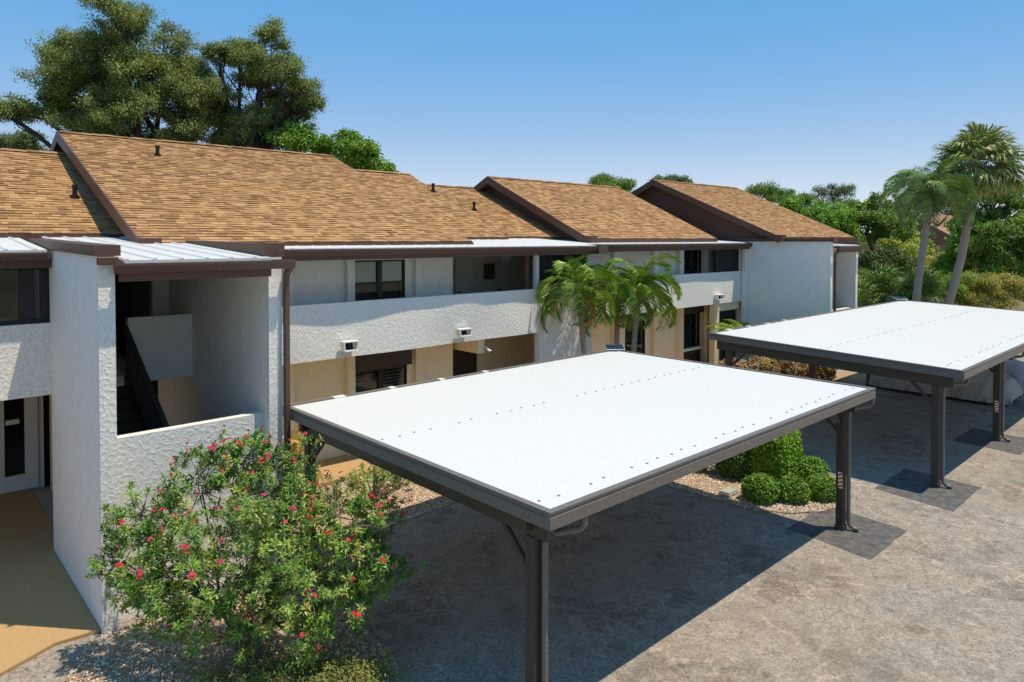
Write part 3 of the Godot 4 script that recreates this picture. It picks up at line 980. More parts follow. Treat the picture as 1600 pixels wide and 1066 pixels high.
	gable_roof(b, 12.0, 15.05, 16.5, 5.54, 22.0, 7.93, 103, 0, 5.2, 0.1, 5.5)
	gable_roof(b, 15.0, 18.6, 17.0, 5.56, 21.5, 7.52, 104, 0, 5.2, 0.1, 5.5)
	vent_pipe(b, 3.55, 19.0, 6.5)
	vent_pipe(b, 5.9, 20.9, 7.82)
	vent_pipe(b, 14.9, 20.3, 7.22)
	vent_pipe(b, 15.9, 19.2, 6.55)

# ------------------------------------------------------------------ building two (right)
func building_two() -> void:
	var b := thing("condo_building", "farther two-storey condo with blank white end wall and two stepped shingle roofs", "building", V(24, 0, 16))
	wavy_wall(b, "parapet", 16.9, 27.88, 2.80, 4.1, 15.3, 15.48, 22, 0.02, MT.stucco)
	part(b, "balcony_slab", mb().box(16.7, 27.88, 2.80, 2.92, 15.49, 17.2), MT.soffit)
	scupper(b, 25.45, 25.95, 2.98, 3.2, 15.28)
	var up := [24.5, 25.95, 3.9, 5.05]
	var lo1 := [20.75, 22.0, 0.9, 2.35]
	var lo2 := [24.4, 25.85, 0.95, 2.38]
	wall_x(b, "wall", 16.7, 27.88, 2.92, 5.14, 16.2, 16.4, [up], MT.wall_paint)
	wall_x(b, "wall", 16.7, 27.88, 0.0, 2.92, 16.2, 16.4, [lo1, lo2], MT.stucco_warm_bounce)
	window(b, up[0], up[1], up[2], up[3], 16.22, 4.45, MT.frame_dark, 0)
	for q in [lo1, lo2]:
		var w := window(b, q[0], q[1], q[2], q[3], 16.22, 1.62, MT.frame_dark, 0, true)
		part(w, "shutter_box", mb().box(q[0] - 0.02, q[1] + 0.05, 2.39, 2.78, 16.03, 16.3, 0.01), MT.door_brown)
		part(w, "sill", mb().box(q[0] - 0.03, q[1] + 0.06, q[2] - 0.1, q[2] - 0.002, 16.05, 16.25, 0.008), MT.stucco_fine)
		part(w, "apron_panel", mb().box(q[0], q[1], 0.15, q[2] - 0.11, 16.16, 16.198, 0.004), MT.door_brown)
	for q in [[19.9, 20.2], [22.35, 22.65], [24.1, 24.38], [26.15, 26.55]]:
		part(b, "pilaster", mb().box(q[0], q[1], 2.92, 5.13, 16.02, 16.198, 0.008), MT.stucco_fine)
		part(b, "pilaster", mb().box(q[0], q[1], 0.1, 2.79, 16.02, 16.198, 0.008), MT.stucco_warm_bounce)
	# screened end bay, upstairs and down
	part(b, "post", mb().box(25.72, 25.8, 4.1, 5.12, 15.36, 15.44, 0.005), MT.frame_dark)
	part(b, "screen_panel", mb().box(25.81, 27.6, 4.11, 5.12, 15.40, 15.41), MT.screen)
	part(b, "post", mb().box(27.62, 27.85, 4.1, 5.12, 15.34, 15.46, 0.006), MT.stucco_fine)
	part(b, "post", mb().box(25.6, 25.95, 0.1, 2.79, 15.34, 15.6, 0.008), MT.stucco_warm_bounce)
	part(b, "screen_panel", mb().box(26.0, 27.55, 0.1, 2.45, 15.5, 15.51), MT.screen)
	part(b, "beam", mb().box(25.96, 27.85, 2.46, 2.79, 15.4, 15.6, 0.006), MT.stucco_warm_bounce)
	part(b, "soffit", mb().box(16.95, 28.1, 5.14, 5.18, 15.1, 18.5), MT.soffit)
	part(b, "fascia", mb().box(16.95, 27.85, 5.05, 5.24, 15.04, 15.09, 0.004), MT.trim_brown)
	part(b, "gutter", mb().along_x(gutter_profile(14.91, 5.30, 0.13, 0.16), 16.95, 27.95), MT.trim_brown)
	pan_roof(b, 16.95, 28.0, 14.98, 5.33, 18.5, 5.56, 0.4, 0.008)
	# blank end wall of the stair tower and its twin
	wavy_wall(b, "fin_wall_front", 27.9, 28.12, 0, 5.38, 11.6, 11.7, 25, 0.01, MT.stucco)
	part(b, "fin_wall", mb().box(27.9, 28.12, 0, 5.38, 11.701, 16.4), MT.stucco_fine)
	part(b, "corner_strip", mb().box(27.62, 27.89, 0, 5.1, 15.1, 15.28, 0.01), MT.stucco_fine)
	part(b, "wall_cap", mb().box(27.82, 28.2, 5.39, 5.52, 11.55, 15.6, 0.01).box(27.8, 28.22, 5.36, 5.56, 11.45, 11.545, 0.01), MT.trim_brown)
	wavy_wall(b, "fin_wall_front", 30.4, 30.62, 0, 5.2, 11.6, 11.7, 26, 0.01, MT.stucco)
	part(b, "fin_wall", mb().box(30.4, 30.62, 0, 5.2, 11.701, 16.4), MT.stucco_fine)
	part(b, "wall_cap", mb().box(30.34, 30.68, 5.2, 5.5, 11.5, 15.6, 0.01), MT.trim_brown)
	part(b, "half_wall", mb().box(28.121, 30.399, 0, 2.6, 11.75, 11.92), MT.stucco)
	part(b, "landing_wall", mb().box(28.121, 30.399, 2.7, 5.1, 15.6, 15.8), MT.wall_paint)
	part(b, "gutter", mb().along_x(gutter_profile(11.3, 5.2), 28.05, 30.95), MT.trim_brown)
	part(b, "fascia", mb().box(28.15, 30.7, 4.95, 5.1, 11.46, 11.5, 0.004), MT.trim_brown)
	pan_roof(b, 28.23, 30.3, 11.4, 5.22, 18, 5.5, 0.36)
	part(b, "soffit", mb().box(28.13, 30.39, 5.08, 5.12, 11.51, 15.8), MT.soffit)
	downspout(b, [V(28.3, 5.08, 11.36), V(28.2, 4.9, 11.55), V(28.2, 0.1, 11.55)], 0.09)
	part(b, "wall", mb().box(30.63, 35.6, 0, 5.4, 15.6, 15.8), MT.stucco_fine)
	part(b, "wall", mb().box(35.4, 35.6, 0, 5.4, 15.81, 26), MT.stucco_fine)
	part(b, "back_wall", mb().box(17.7, 35.6, 0, 5.4, 26.01, 26.2), MT.stucco_fine)
	part(b, "ceiling", mb().box(17.7, 35.5, 5.19, 5.24, 18.5, 26.0), MT.soffit)
	gable_roof(b, 17.75, 25.9, 15.45, 5.50, 20.6, 7.90, 201, 0, 5.2, 0.4, 5.3)
	gable_roof(b, 25.8, 28.2, 17.0, 5.56, 20.4, 7.0, 202, 0, 5.2, 0.1, 5.3)
	gable_roof(b, 27.6, 35.5, 13.6, 5.56, 19.9, 8.3, 203, 0, 5.2, 0.4, 6.0)

# ------------------------------------------------------------------ carports
func carport(o: Node3D, x0: float, x1: float, d0: float, d1: float, y: float, tilt: float, posts: Array, pw: float, panel_w: float, taped: Array, rows: Array) -> void:
	var f := 0.085
	var hgt := 0.175
	var Y := func(d: float) -> float: return y + (d - d0) * tilt
	# roof panels side by side, running in d
	var n := int(round((x1 - x0 - 2 * f) / panel_w))
	var w := (x1 - x0 - 2 * f) / n
	for i in n:
		var a := x0 + f + i * w
		var yy: float = Y.call(d0 + f) - 0.012
		var p := part(o, "roof_panel", mb().along_d(PackedVector2Array([Vector2(a + 0.0002, yy), Vector2(a + w - 0.07, yy), Vector2(a + w - 0.03, yy + 0.005), Vector2(a + w, yy + 0.005), Vector2(a + w, yy - 0.075), Vector2(a + 0.0002, yy - 0.075)]), d0 + f, d1 - f, (d1 - d0 - 2 * f) * tilt), MT.white_metal)
		for r in rows:
			var k := 0
			while k < 4:
				var sx := a + (k + 0.4) * w / 4.0
				var sd: float = r + (0.02 if k % 2 == 0 else -0.015)
				if rng.randf() < 0.85:
					part(p, "screw", mb().tube([V(sx, Y.call(sd) - 0.013, sd), V(sx, Y.call(sd) - 0.004, sd), V(sx, Y.call(sd) + 0.001, sd)], [0.022, 0.018, 0.010], 7), MT.screw)
				k += 1
	# fascia channels: stepped profile on all four sides
	var yn: float = Y.call(d0)
	var yf: float = Y.call(d1)
	var prof := PackedVector2Array([Vector2(0, -hgt), Vector2(0, -0.05), Vector2(0.012, -0.045), Vector2(0.012, -0.012), Vector2(0.0, -0.008), Vector2(0, 0.012), Vector2(f - 0.002, 0.012), Vector2(f - 0.002, -hgt)])
	var pn := PackedVector2Array()
	var pf := PackedVector2Array()
	var pl := PackedVector2Array()
	var pr := PackedVector2Array()
	for q in prof:
		pn.append(Vector2(d0 + q.x, yn + q.y))
		pf.append(Vector2(d1 - q.x, yf + q.y))
		pl.append(Vector2(x0 + q.x, yn + f * tilt + q.y))
		pr.append(Vector2(x1 - q.x, yn + f * tilt + q.y))
	part(o, "fascia", mb().along_x(pn, x0, x1), MT.bronze_fascia)
	part(o, "fascia", mb().along_x(pf, x0, x1), MT.bronze_fascia)
	part(o, "fascia", mb().along_d(pl, d0 + f, d1 - f, (d1 - d0 - 2 * f) * tilt), MT.bronze_fascia)
	part(o, "fascia", mb().along_d(pr, d0 + f, d1 - f, (d1 - d0 - 2 * f) * tilt), MT.bronze_fascia)
	# splice plates along the far fascia
	for k in 4:
		var sx := x0 + 0.9 + k * 1.15
		part(o, "splice_plate", mb().box(sx, sx + (0.22 if k == 0 else 0.12), yf - 0.035, yf + 0.02, d1 - f - 0.03, d1 + 0.004, 0.003), MT.plate)
	# beams
	var bt := y - 0.09
	for X in posts[0]:
		var ya: float = Y.call(d0 + 0.15) - 0.095
		part(o, "beam", mb().along_d(PackedVector2Array([Vector2(X - 0.06, ya - 0.32), Vector2(X + 0.06, ya - 0.32), Vector2(X + 0.06, ya), Vector2(X - 0.06, ya)]), d0 + 0.22, d1 - 0.22, (d1 - d0 - 0.44) * tilt), MT.bronze)
	for D in posts[1]:
		var yb: float = Y.call(D) - 0.20
		for i in posts[0].size() - 1:
			part(o, "purlin", mb().box(posts[0][i] + 0.062, posts[0][i + 1] - 0.062, yb - 0.14, yb, D - 0.04, D + 0.04, 0.004), MT.bronze)
		part(o, "purlin", mb().box(x0 + f, posts[0][0] - 0.062, yb - 0.14, yb, D - 0.04, D + 0.04, 0.004), MT.bronze)
	# posts, knee braces, rainwater pipes
	var j := 0
	for X in posts[0]:
		for D in posts[1]:
			var top: float = Y.call(D) - 0.42
			var p := part(o, "post", mb().box(X - pw * 0.5, X + pw * 0.5, 0.0, top, D - pw * 0.5, D + pw * 0.5, 0.008).box(X - pw * 0.5 - 0.012, X + pw * 0.5 + 0.012, 0.004, 0.10, D - pw * 0.5 - 0.012, D + pw * 0.5 + 0.012, 0.008), MT.bronze)
			var inward := 1.0 if D < (d0 + d1) * 0.5 else -1.0
			part(o, "brace", mb().bar(V(X, top - 0.42, D + inward * pw * 0.4), V(X, top + 0.12 + 0.6 * tilt * inward, D + inward * 0.62), 0.06, 0.06, 0.006), MT.bronze)
			for s in [-1.0, 1.0]:
				if (s < 0 and X == posts[0][0]) or (s > 0 and X == posts[0][-1]):
					continue
				part(o, "brace", mb().bar(V(X + s * pw * 0.4, top - 0.28, D), V(X + s * 0.5, top + 0.10, D), 0.05, 0.05, 0.006), MT.bronze)
			if D < (d0 + d1) * 0.5:
				var px: float = X + pw * 0.5 - 0.02
				var pd: float = D - pw * 0.5 - 0.05
				var gx: float = X + 0.34
				part(o, "downspout", mb().tube([V(gx, y - 0.17, d0 + 0.05), V(gx, y - 0.28, d0 + 0.05), V(gx - 0.03, y - 0.33, d0 + 0.08), V(px + 0.08, y - 0.40, pd - 0.03), V(px + 0.02, y - 0.44, pd), V(px, y - 0.52, pd), V(px, 0.20, pd), V(px, 0.11, pd - 0.02), V(px + 0.02, 0.055, pd - 0.10), V(px + 0.03, 0.05, pd - 0.18)], [0.038, 0.038, 0.038, 0.038, 0.038, 0.038, 0.038, 0.038, 0.04, 0.042], 10), MT.bronze_fascia)
				if taped.has(j):
					var fx: float = X - pw * 0.5
					var t0: float = D - pw * 0.5 + 0.015
					var t1: float = D + pw * 0.5 - 0.045
					var tp := part(p, "reflective_tape", mb().box(fx - 0.004, fx - 0.001, 0.80, 1.10, t0, t1), MT.tape_white)
					for k in 4:
						var ty := 0.805 + k * 0.073
						part(tp, "stripe", mb().along_x(PackedVector2Array([Vector2(t0, ty + 0.036), Vector2(t1, ty), Vector2(t1, ty + 0.036), Vector2(t0, ty + 0.072)]), fx - 0.006, fx - 0.0045), MT.tape_red)
			j += 1

func carport_one() -> void:
	rng.seed = 77
	var o := thing("carport", "near white flat-roofed carport on dark bronze posts in the foreground", "carport", V(9.4, 0, 8), "white roofed carports")
	carport(o, 5.03, 13.76, 4.87, 11.1, 2.70, 0.0, [[5.27, 13.42], [5.35, 10.6]], 0.14, 1.07, [2], [5.2, 8.3])
	solar_light(V(13.70, 2.70, 11.02), -0.75, "small solar light panel on the back corner of the near carport")

func carport_two() -> void:
	rng.seed = 78
	var o := thing("carport", "farther white flat-roofed carport at right sheltering the covered cars", "carport", V(25, 0, 7.4), "white roofed carports")
	carport(o, 17.1, 32.4, 4.28, 10.45, 2.66, 0.0345, [[17.25, 22.45, 27.3, 32.1], [4.85, 9.9]], 0.15, 1.25, [2], [4.75, 7.4])
	solar_light(V(32.1, 2.9, 10.42), -0.9, "small solar light panel on the far corner of the right carport")

func solar_light(at: Vector3, turn: float, label: String) -> void:
	var o := thing("solar_light", label, "solar light", at, "solar lights on the carports")
	var X := Transform3D(Basis(Vector3.UP, turn) * Basis(Vector3.RIGHT, 0.22), at + Vector3(0, 0.07, 0))
	var m := mb()
	m.bx(Vector3(-0.24, -0.015, -0.17), Vector3(0.24, 0.012, 0.17), 0.006, X)
	part(o, "frame", m, MT.aluminium)
	m = mb()
	m.bx(Vector3(-0.22, 0.013, -0.15), Vector3(-0.004, 0.016, 0.15), 0.0, X)
	m.bx(Vector3(0.004, 0.013, -0.15), Vector3(0.22, 0.016, 0.15), 0.0, X)
	part(o, "solar_cell", m, MT.solar)
	part(o, "bracket", mb().bar(at + Vector3(0, -0.02, 0), at + Vector3(0, 0.12, 0), 0.04, 0.04), MT.bronze)
	m = mb()
	m.bx(Vector3(-0.1, -0.05, -0.03), Vector3(0.1, -0.016, 0.05), 0.01, X)
	part(o, "lamp_head", m, MT.black)

# ------------------------------------------------------------------ leaves
func leaf(m: MB, xf: Transform3D, L: float, w: float, fold: float, bend: float) -> void:
	# a leaf along +x: two folded halves, two segments, tip bent down
	var p := [Vector3.ZERO, Vector3(L * 0.5, bend * 0.25 * L, 0), Vector3(L, -bend * 0.35 * L, 0)]
	var h := [0.12, 1.0, 0.0]
	for s in [-1.0, 1.0]:
		var e := []
		for i in 3:
			e.append(p[i] + Vector3(0, fold * w * h[i] * 0.5, s * w * 0.5 * h[i]))
		m.tri(xf * p[0], xf * e[0], xf * e[1])
		m.tri(xf * p[0], xf * e[1], xf * p[1])
		m.tri(xf * p[1], xf * e[1], xf * p[2])

func rosette(seed: int, count: int, L: float, w: float) -> ArrayMesh:
	rng.seed = seed
	var m := mb()
	for i in count:
		var a := i * 2.399 + rng.randf_range(-0.3, 0.3)
		var el := lerpf(-0.25, 1.15, float(i) / count) + rng.randf_range(-0.2, 0.2)
		var b := Basis(Vector3.UP, a) * Basis(Vector3(0, 0, 1), el) * Basis(Vector3.RIGHT, rng.randf_range(-0.4, 0.4))
		leaf(m, Transform3D(b, Vector3(0, -0.03 + 0.05 * i / count, 0)), L * rng.randf_range(0.75, 1.15), w * rng.randf_range(0.8, 1.15), 0.35, rng.randf_range(0.1, 0.6))
	return m.mesh()

func clump(seed: int, count: int, rad: float, L: float, w: float) -> ArrayMesh:
	rng.seed = seed
	var m := mb()
	for i in count:
		var q := Vector3(rng.randfn(), rng.randfn() * 0.7, rng.randfn()).limit_length(2.0) * rad * 0.5
		var b := Basis.from_euler(Vector3(rng.randf_range(-0.8, 0.8), rng.randf() * TAU, rng.randf_range(-0.9, 0.9)))
		leaf(m, Transform3D(b, q), L * rng.randf_range(0.7, 1.2), w * rng.randf_range(0.8, 1.2), 0.3, 0.4)
	return m.mesh()

func rand_dir() -> Vector3:
	var z := rng.randf_range(-1, 1)
	var a := rng.randf() * TAU
	var r := sqrt(1 - z * z)
	return Vector3(r * cos(a), z, r * sin(a))

func tilted(up: Vector3, spin: float, s: float) -> Basis:
	var x := up.cross(Vector3(0.3, 0.1, 0.9)).normalized()
	return (Basis(x, up, x.cross(up)) * Basis(Vector3.UP, spin)).scaled(Vector3.ONE * s)

const LEAF := 1.45

func mix_tone(a: Array, dark := 0.75, light := 1.2) -> Color:
	var c: Color = a[rng.randi() % a.size()]
	var k := rng.randf_range(dark, light)
	return Color(c.r * k * LEAF, c.g * k * LEAF, c.b * k * LEAF * 0.95)

# ------------------------------------------------------------------ yard
func yard() -> void:
	flowering_shrub()
	# low scrub in front of it
	rng.seed = 410
	var cl := clump(411, 9, 0.10, 0.05, 0.022)
	var xs := []
	var cs := PackedColorArray()
	for i in 1500:
		var q := Vector2(rng.randfn() * 0.62, rng.randfn() * 0.30)
		var p := V(3.75, 0, 7.75) + SIDE * q.x + AWAY * q.y
		if not Geometry2D.is_point_in_polygon(Vector2(p.x, -p.z), PackedVector2Array(BED_FRONT)):
			continue
		p.y = 0.03 + absf(rng.randfn()) * 0.13
		xs.append(Transform3D(Basis.from_euler(Vector3(rng.randf() * 0.6, rng.randf() * TAU, 0)), p))
		cs.append(mix_tone([Color(0.16, 0.19, 0.04), Color(0.09, 0.13, 0.03), Color(0.22, 0.22, 0.06), Color(0.19, 0.15, 0.08)]))
	var lo := scatter(self, "groundcover", cl, MT.leaf, xs, cs)
	tag(lo, "low scrubby yellow-green groundcover at the foot of the flowering shrub", "groundcover")
	# clipped shrubs in the island bed
	var balls := [[13.62, 7.06, 0.31, "clipped round green shrub nearest the small utility box lid"], [14.10, 6.60, 0.275, "small clipped round shrub at the front tip of the island bed"], [14.70, 6.24, 0.29, "clipped round green shrub just behind the striped carport post"], [15.52, 6.86, 0.32, "rear clipped round shrub beside the tall box-clipped shrub"]]
	var small := clump(420, 9, 0.085, 0.062, 0.036)
	for q in balls:
		var o := thing("round_shrub", q[3], "shrub", V(q[0], 0.02, q[1]), "clipped round shrubs in the gravel island")
		fill_shrub(o, V(q[0], q[2] * 0.84, q[1]), Vector3(q[2], q[2] * 0.80, q[2]), 2.0, 1000, small, [Color(0.105, 0.20, 0.024), Color(0.15, 0.26, 0.032), Color(0.07, 0.14, 0.02)], int(q[0] * 100))
	var t := thing("box_shrub", "tall box-clipped bright green shrub in the gravel island", "shrub", V(14.97, 0.02, 7.47))
	fill_shrub(t, V(14.97, 0.64, 7.47), Vector3(0.47, 0.56, 0.47), 5.0, 4200, small, [Color(0.16, 0.28, 0.02), Color(0.11, 0.22, 0.02), Color(0.20, 0.32, 0.025)], 431)
	var t2 := thing("box_shrub", "darker lower clipped shrub touching the tall one at its left", "shrub", V(14.62, 0.02, 8.2))
	fill_shrub(t2, V(14.62, 0.48, 8.2), Vector3(0.38, 0.42, 0.38), 3.0, 2200, small, [Color(0.07, 0.13, 0.02), Color(0.05, 0.10, 0.016), Color(0.09, 0.16, 0.02)], 432)
	# dry leaves and grit dropped along the bed edges
	rng.seed = 433
	var lm := mb()
	leaf(lm, Transform3D.IDENTITY, 0.06, 0.026, 0.3, 0.4)
	var lx := []
	var lc := PackedColorArray()
	for bed in [BED_FRONT, BED_ISLE]:
		for k in 420:
			var i0 = rng.randi() % (bed.size() - 8)
			var e2: Vector2 = (bed[i0] as Vector2).lerp(bed[i0 + 1], rng.randf())
			var away := absf(rng.randfn()) * 0.55
			var a := rng.randf() * TAU
			lx.append(Transform3D(Basis.from_euler(Vector3(rng.randf_range(-0.3, 0.3), rng.randf() * TAU, rng.randf_range(-0.2, 0.2))).scaled(Vector3.ONE * rng.randf_range(0.5, 1.1)), V(e2.x + cos(a) * away, 0.035 if away < 0.2 else 0.014, e2.y + sin(a) * away)))
			lc.append(mix_tone([Color(0.16, 0.09, 0.04), Color(0.22, 0.14, 0.06), Color(0.10, 0.06, 0.03)], 0.7, 1.2))
	var lit := scatter(self, "leaf_litter", lm.mesh(), MT.leaf_dry, lx, lc)
	tag(lit, "dry brown leaves scattered along the gravel bed edges", "leaf litter")
	# two strappy plants
	for q in [[14.3, 8.85, "leafy strap plant at the left edge of the island gravel"], [15.3, 8.7, "dark strap plant between gravel and box-clipped shrub"]]:
		rng.seed = int(q[0] * 77)
		var o := thing("strap_plant", q[2], "plant", V(q[0], 0.02, q[1]), "strap plants in the island bed")
		var m := mb()
		m.use_c = true
		for i in 90:
			m.col = mix_tone([Color(0.09, 0.16, 0.03), Color(0.14, 0.20, 0.05)])
			var a := rng.randf() * TAU
			leaf(m, Transform3D(Basis(Vector3.UP, a) * Basis(Vector3(0, 0, 1), rng.randf_range(0.5, 1.4)), V(q[0] + rng.randfn() * 0.06, 0.02, q[1] + rng.randfn() * 0.06)), rng.randf_range(0.25, 0.42), 0.035, 0.3, 0.7)
		part(o, "foliage", m, MT.leaf)
	var ub := thing("utility_box", "flat grey-green utility box lid lying in the gravel", "utility box", V(13.42, 0.0, 7.68))
	part(ub, "lid", mb().box(13.24, 13.6, 0.09, 0.125, 7.57, 7.79, 0.008), MT.box_lid)
	part(ub, "collar", mb().box(13.22, 13.62, 0.0, 0.089, 7.55, 7.81, 0.006), MT.concrete)
	# thin plants in the gravel between carport and walkway
	var ros := rosette(440, 10, 0.11, 0.034)
	for q in [[7.55, 12.35, 0.75, 60, "sparse yellow-green shrub in gravel beside the carport's back post"], [8.4, 12.75, 0.6, 40, "thin leafy shrub in gravel under the near carport's left edge"]]:
		rng.seed = int(q[0] * 91)
		var o := thing("gravel_shrub", q[4], "shrub", V(q[0], 0.02, q[1]), "sparse shrubs in the gravel")
		var xx := []
		var cc := PackedColorArray()
		var stems := mb()
		for i in int(q[3]):
			var h: float = q[2] * sqrt(rng.randf())
			var p := V(q[0] + rng.randfn() * 0.30, h + 0.1, q[1] + rng.randfn() * 0.30)
			xx.append(Transform3D(tilted((Vector3.UP + rand_dir() * 0.6).normalized(), rng.randf() * TAU, rng.randf_range(0.7, 1.2)), p))
			cc.append(mix_tone([Color(0.15, 0.21, 0.04), Color(0.22, 0.24, 0.06), Color(0.09, 0.15, 0.03)]))
			if i % 3 == 0:
				stems.tube([V(q[0], 0.02, q[1]), V(q[0], 0.02, q[1]).lerp(p, 0.5) + Vector3(0, 0.08, 0), p], [0.012, 0.009, 0.005], 5, false)
		part(o, "stem", stems, MT.twig)
		scatter(o, "foliage", ros, MT.leaf, xx, cc)
	# golden dry palm by the downspout
	var gp := thing("date_palm", "dry golden pygmy palm between stair tower and carport post", "palm", V(6.0, 0.02, 13.0))
	part(gp, "trunk", mb().tube([V(6.0, 0, 13.0), V(6.02, 0.5, 13.0), V(6.0, 0.95, 13.0)], [0.09, 0.10, 0.12], 10), MT.palm_trunk)
	var fr := [pinnate(451, 1.25, 1.1, 26, 0.24, 0.02, [Color(0.46, 0.30, 0.07), Color(0.36, 0.26, 0.06), Color(0.30, 0.27, 0.06)]), pinnate(452, 1.1, 1.5, 24, 0.22, 0.02, [Color(0.40, 0.25, 0.07), Color(0.30, 0.22, 0.05)])]
	rng.seed = 453
	for i in 18:
		inst(gp, "frond", fr[i % 2], MT.leaf_dry, Transform3D(Basis(Vector3.UP, i * 2.4) * Basis(Vector3(0, 0, 1), rng.randf_range(0.1, 1.3)), V(6.0, 0.95, 13.0)))
	# croton hedge behind the right carport, an urn and a feathery palm clump
	var cro := clump(460, 9, 0.12, 0.13, 0.045)
	for q in [[22.9, 13.0, "croton shrub with orange and green leaves nearest the near carport"], [24.4, 12.6, "orange-brown croton shrub at the middle of the croton row"], [25.7, 12.0, "mottled purple and green croton shrub in the row"], [27.0, 11.6, "dark croton shrub at the right end of the row"]]:
		var o := thing("croton_shrub", q[2], "shrub", V(q[0], 0.0, q[1]), "croton shrubs behind the right carport")
		fill_shrub(o, V(q[0], 0.55, q[1]), Vector3(0.7, 0.6, 0.5), 2.2, 420, cro, [Color(0.30, 0.13, 0.03), Color(0.12, 0.13, 0.03), Color(0.36, 0.24, 0.05), Color(0.16, 0.05, 0.04), Color(0.34, 0.28, 0.22)], int(q[0] * 31))
	var ur := thing("urn", "pale stone urn beside the croton row", "urn", V(24.6, 0.0, 13.75))
	var prof := [[0.16, 0.0], [0.20, 0.06], [0.12, 0.12], [0.14, 0.2], [0.27, 0.42], [0.31, 0.62], [0.27, 0.72], [0.33, 0.76], [0.33, 0.80], [0.26, 0.80], [0.24, 0.7]]
	var rows := []
	for p in prof:
		var row := []
		for k in 20:
			row.append(V(24.6 + p[0] * cos(TAU * k / 20), p[1], 13.75 + p[0] * sin(TAU * k / 20)))
		rows.append(row)
	part(ur, "body", mb().grid(rows, true), MT.urn)
	covered_car(27.85, 5.45, 1.0, MT.cover_cloth, 501, "car under a loose tan-grey fabric cover, under the right carport")
	covered_car(30.4, 5.2, 1.0, MT.cover_silver, 502, "second covered car, silvery cover, partly cut by the frame's right edge")

func fill_shrub(o: Node3D, c: Vector3, r: Vector3, pw: float, count: int, mesh: Mesh, tones: Array, seed: int) -> void:
	rng.seed = seed
	var xs := []
	var cs := PackedColorArray()
	var nz := noise(seed, 1.6)
	for i in count:
		var d := rand_dir()
		# rounded-box radius along d
		var k := pow(pow(absf(d.x), pw) + pow(absf(d.y), pw) + pow(absf(d.z), pw), -1.0 / pw)
		var s := (0.62 + 0.38 * pow(rng.randf(), 0.4)) * (1.0 + (0.22 if pw < 2.5 else 0.07) * nz.get_noise_3d(d.x * 1.2, d.y * 1.2, d.z * 1.2)) * (1.10 if rng.randf() < 0.06 else 1.0)
		var p := c + Vector3(d.x * r.x, d.y * r.y, d.z * r.z) * k * s
		if p.y < 0.04:
			continue
		xs.append(Transform3D(tilted((d + Vector3.UP * 0.6 + rand_dir() * 0.5).normalized(), rng.randf() * TAU, rng.randf_range(0.8, 1.25)), p))
		cs.append(mix_tone(tones))
	scatter(o, "foliage", mesh, MT.leaf, xs, cs)
	var m := mb()
	for i in 9:
		var a := TAU * i / 9.0
		m.tube([V(c.x, 0.0, -c.z), Vector3(c.x + cos(a) * r.x * 0.25, c.y * 0.5, c.z + sin(a) * r.z * 0.25), Vector3(c.x + cos(a) * r.x * 0.6, c.y, c.z + sin(a) * r.z * 0.6)], [0.018, 0.014, 0.006], 5, false)
	part(o, "stem", m, MT.twig)

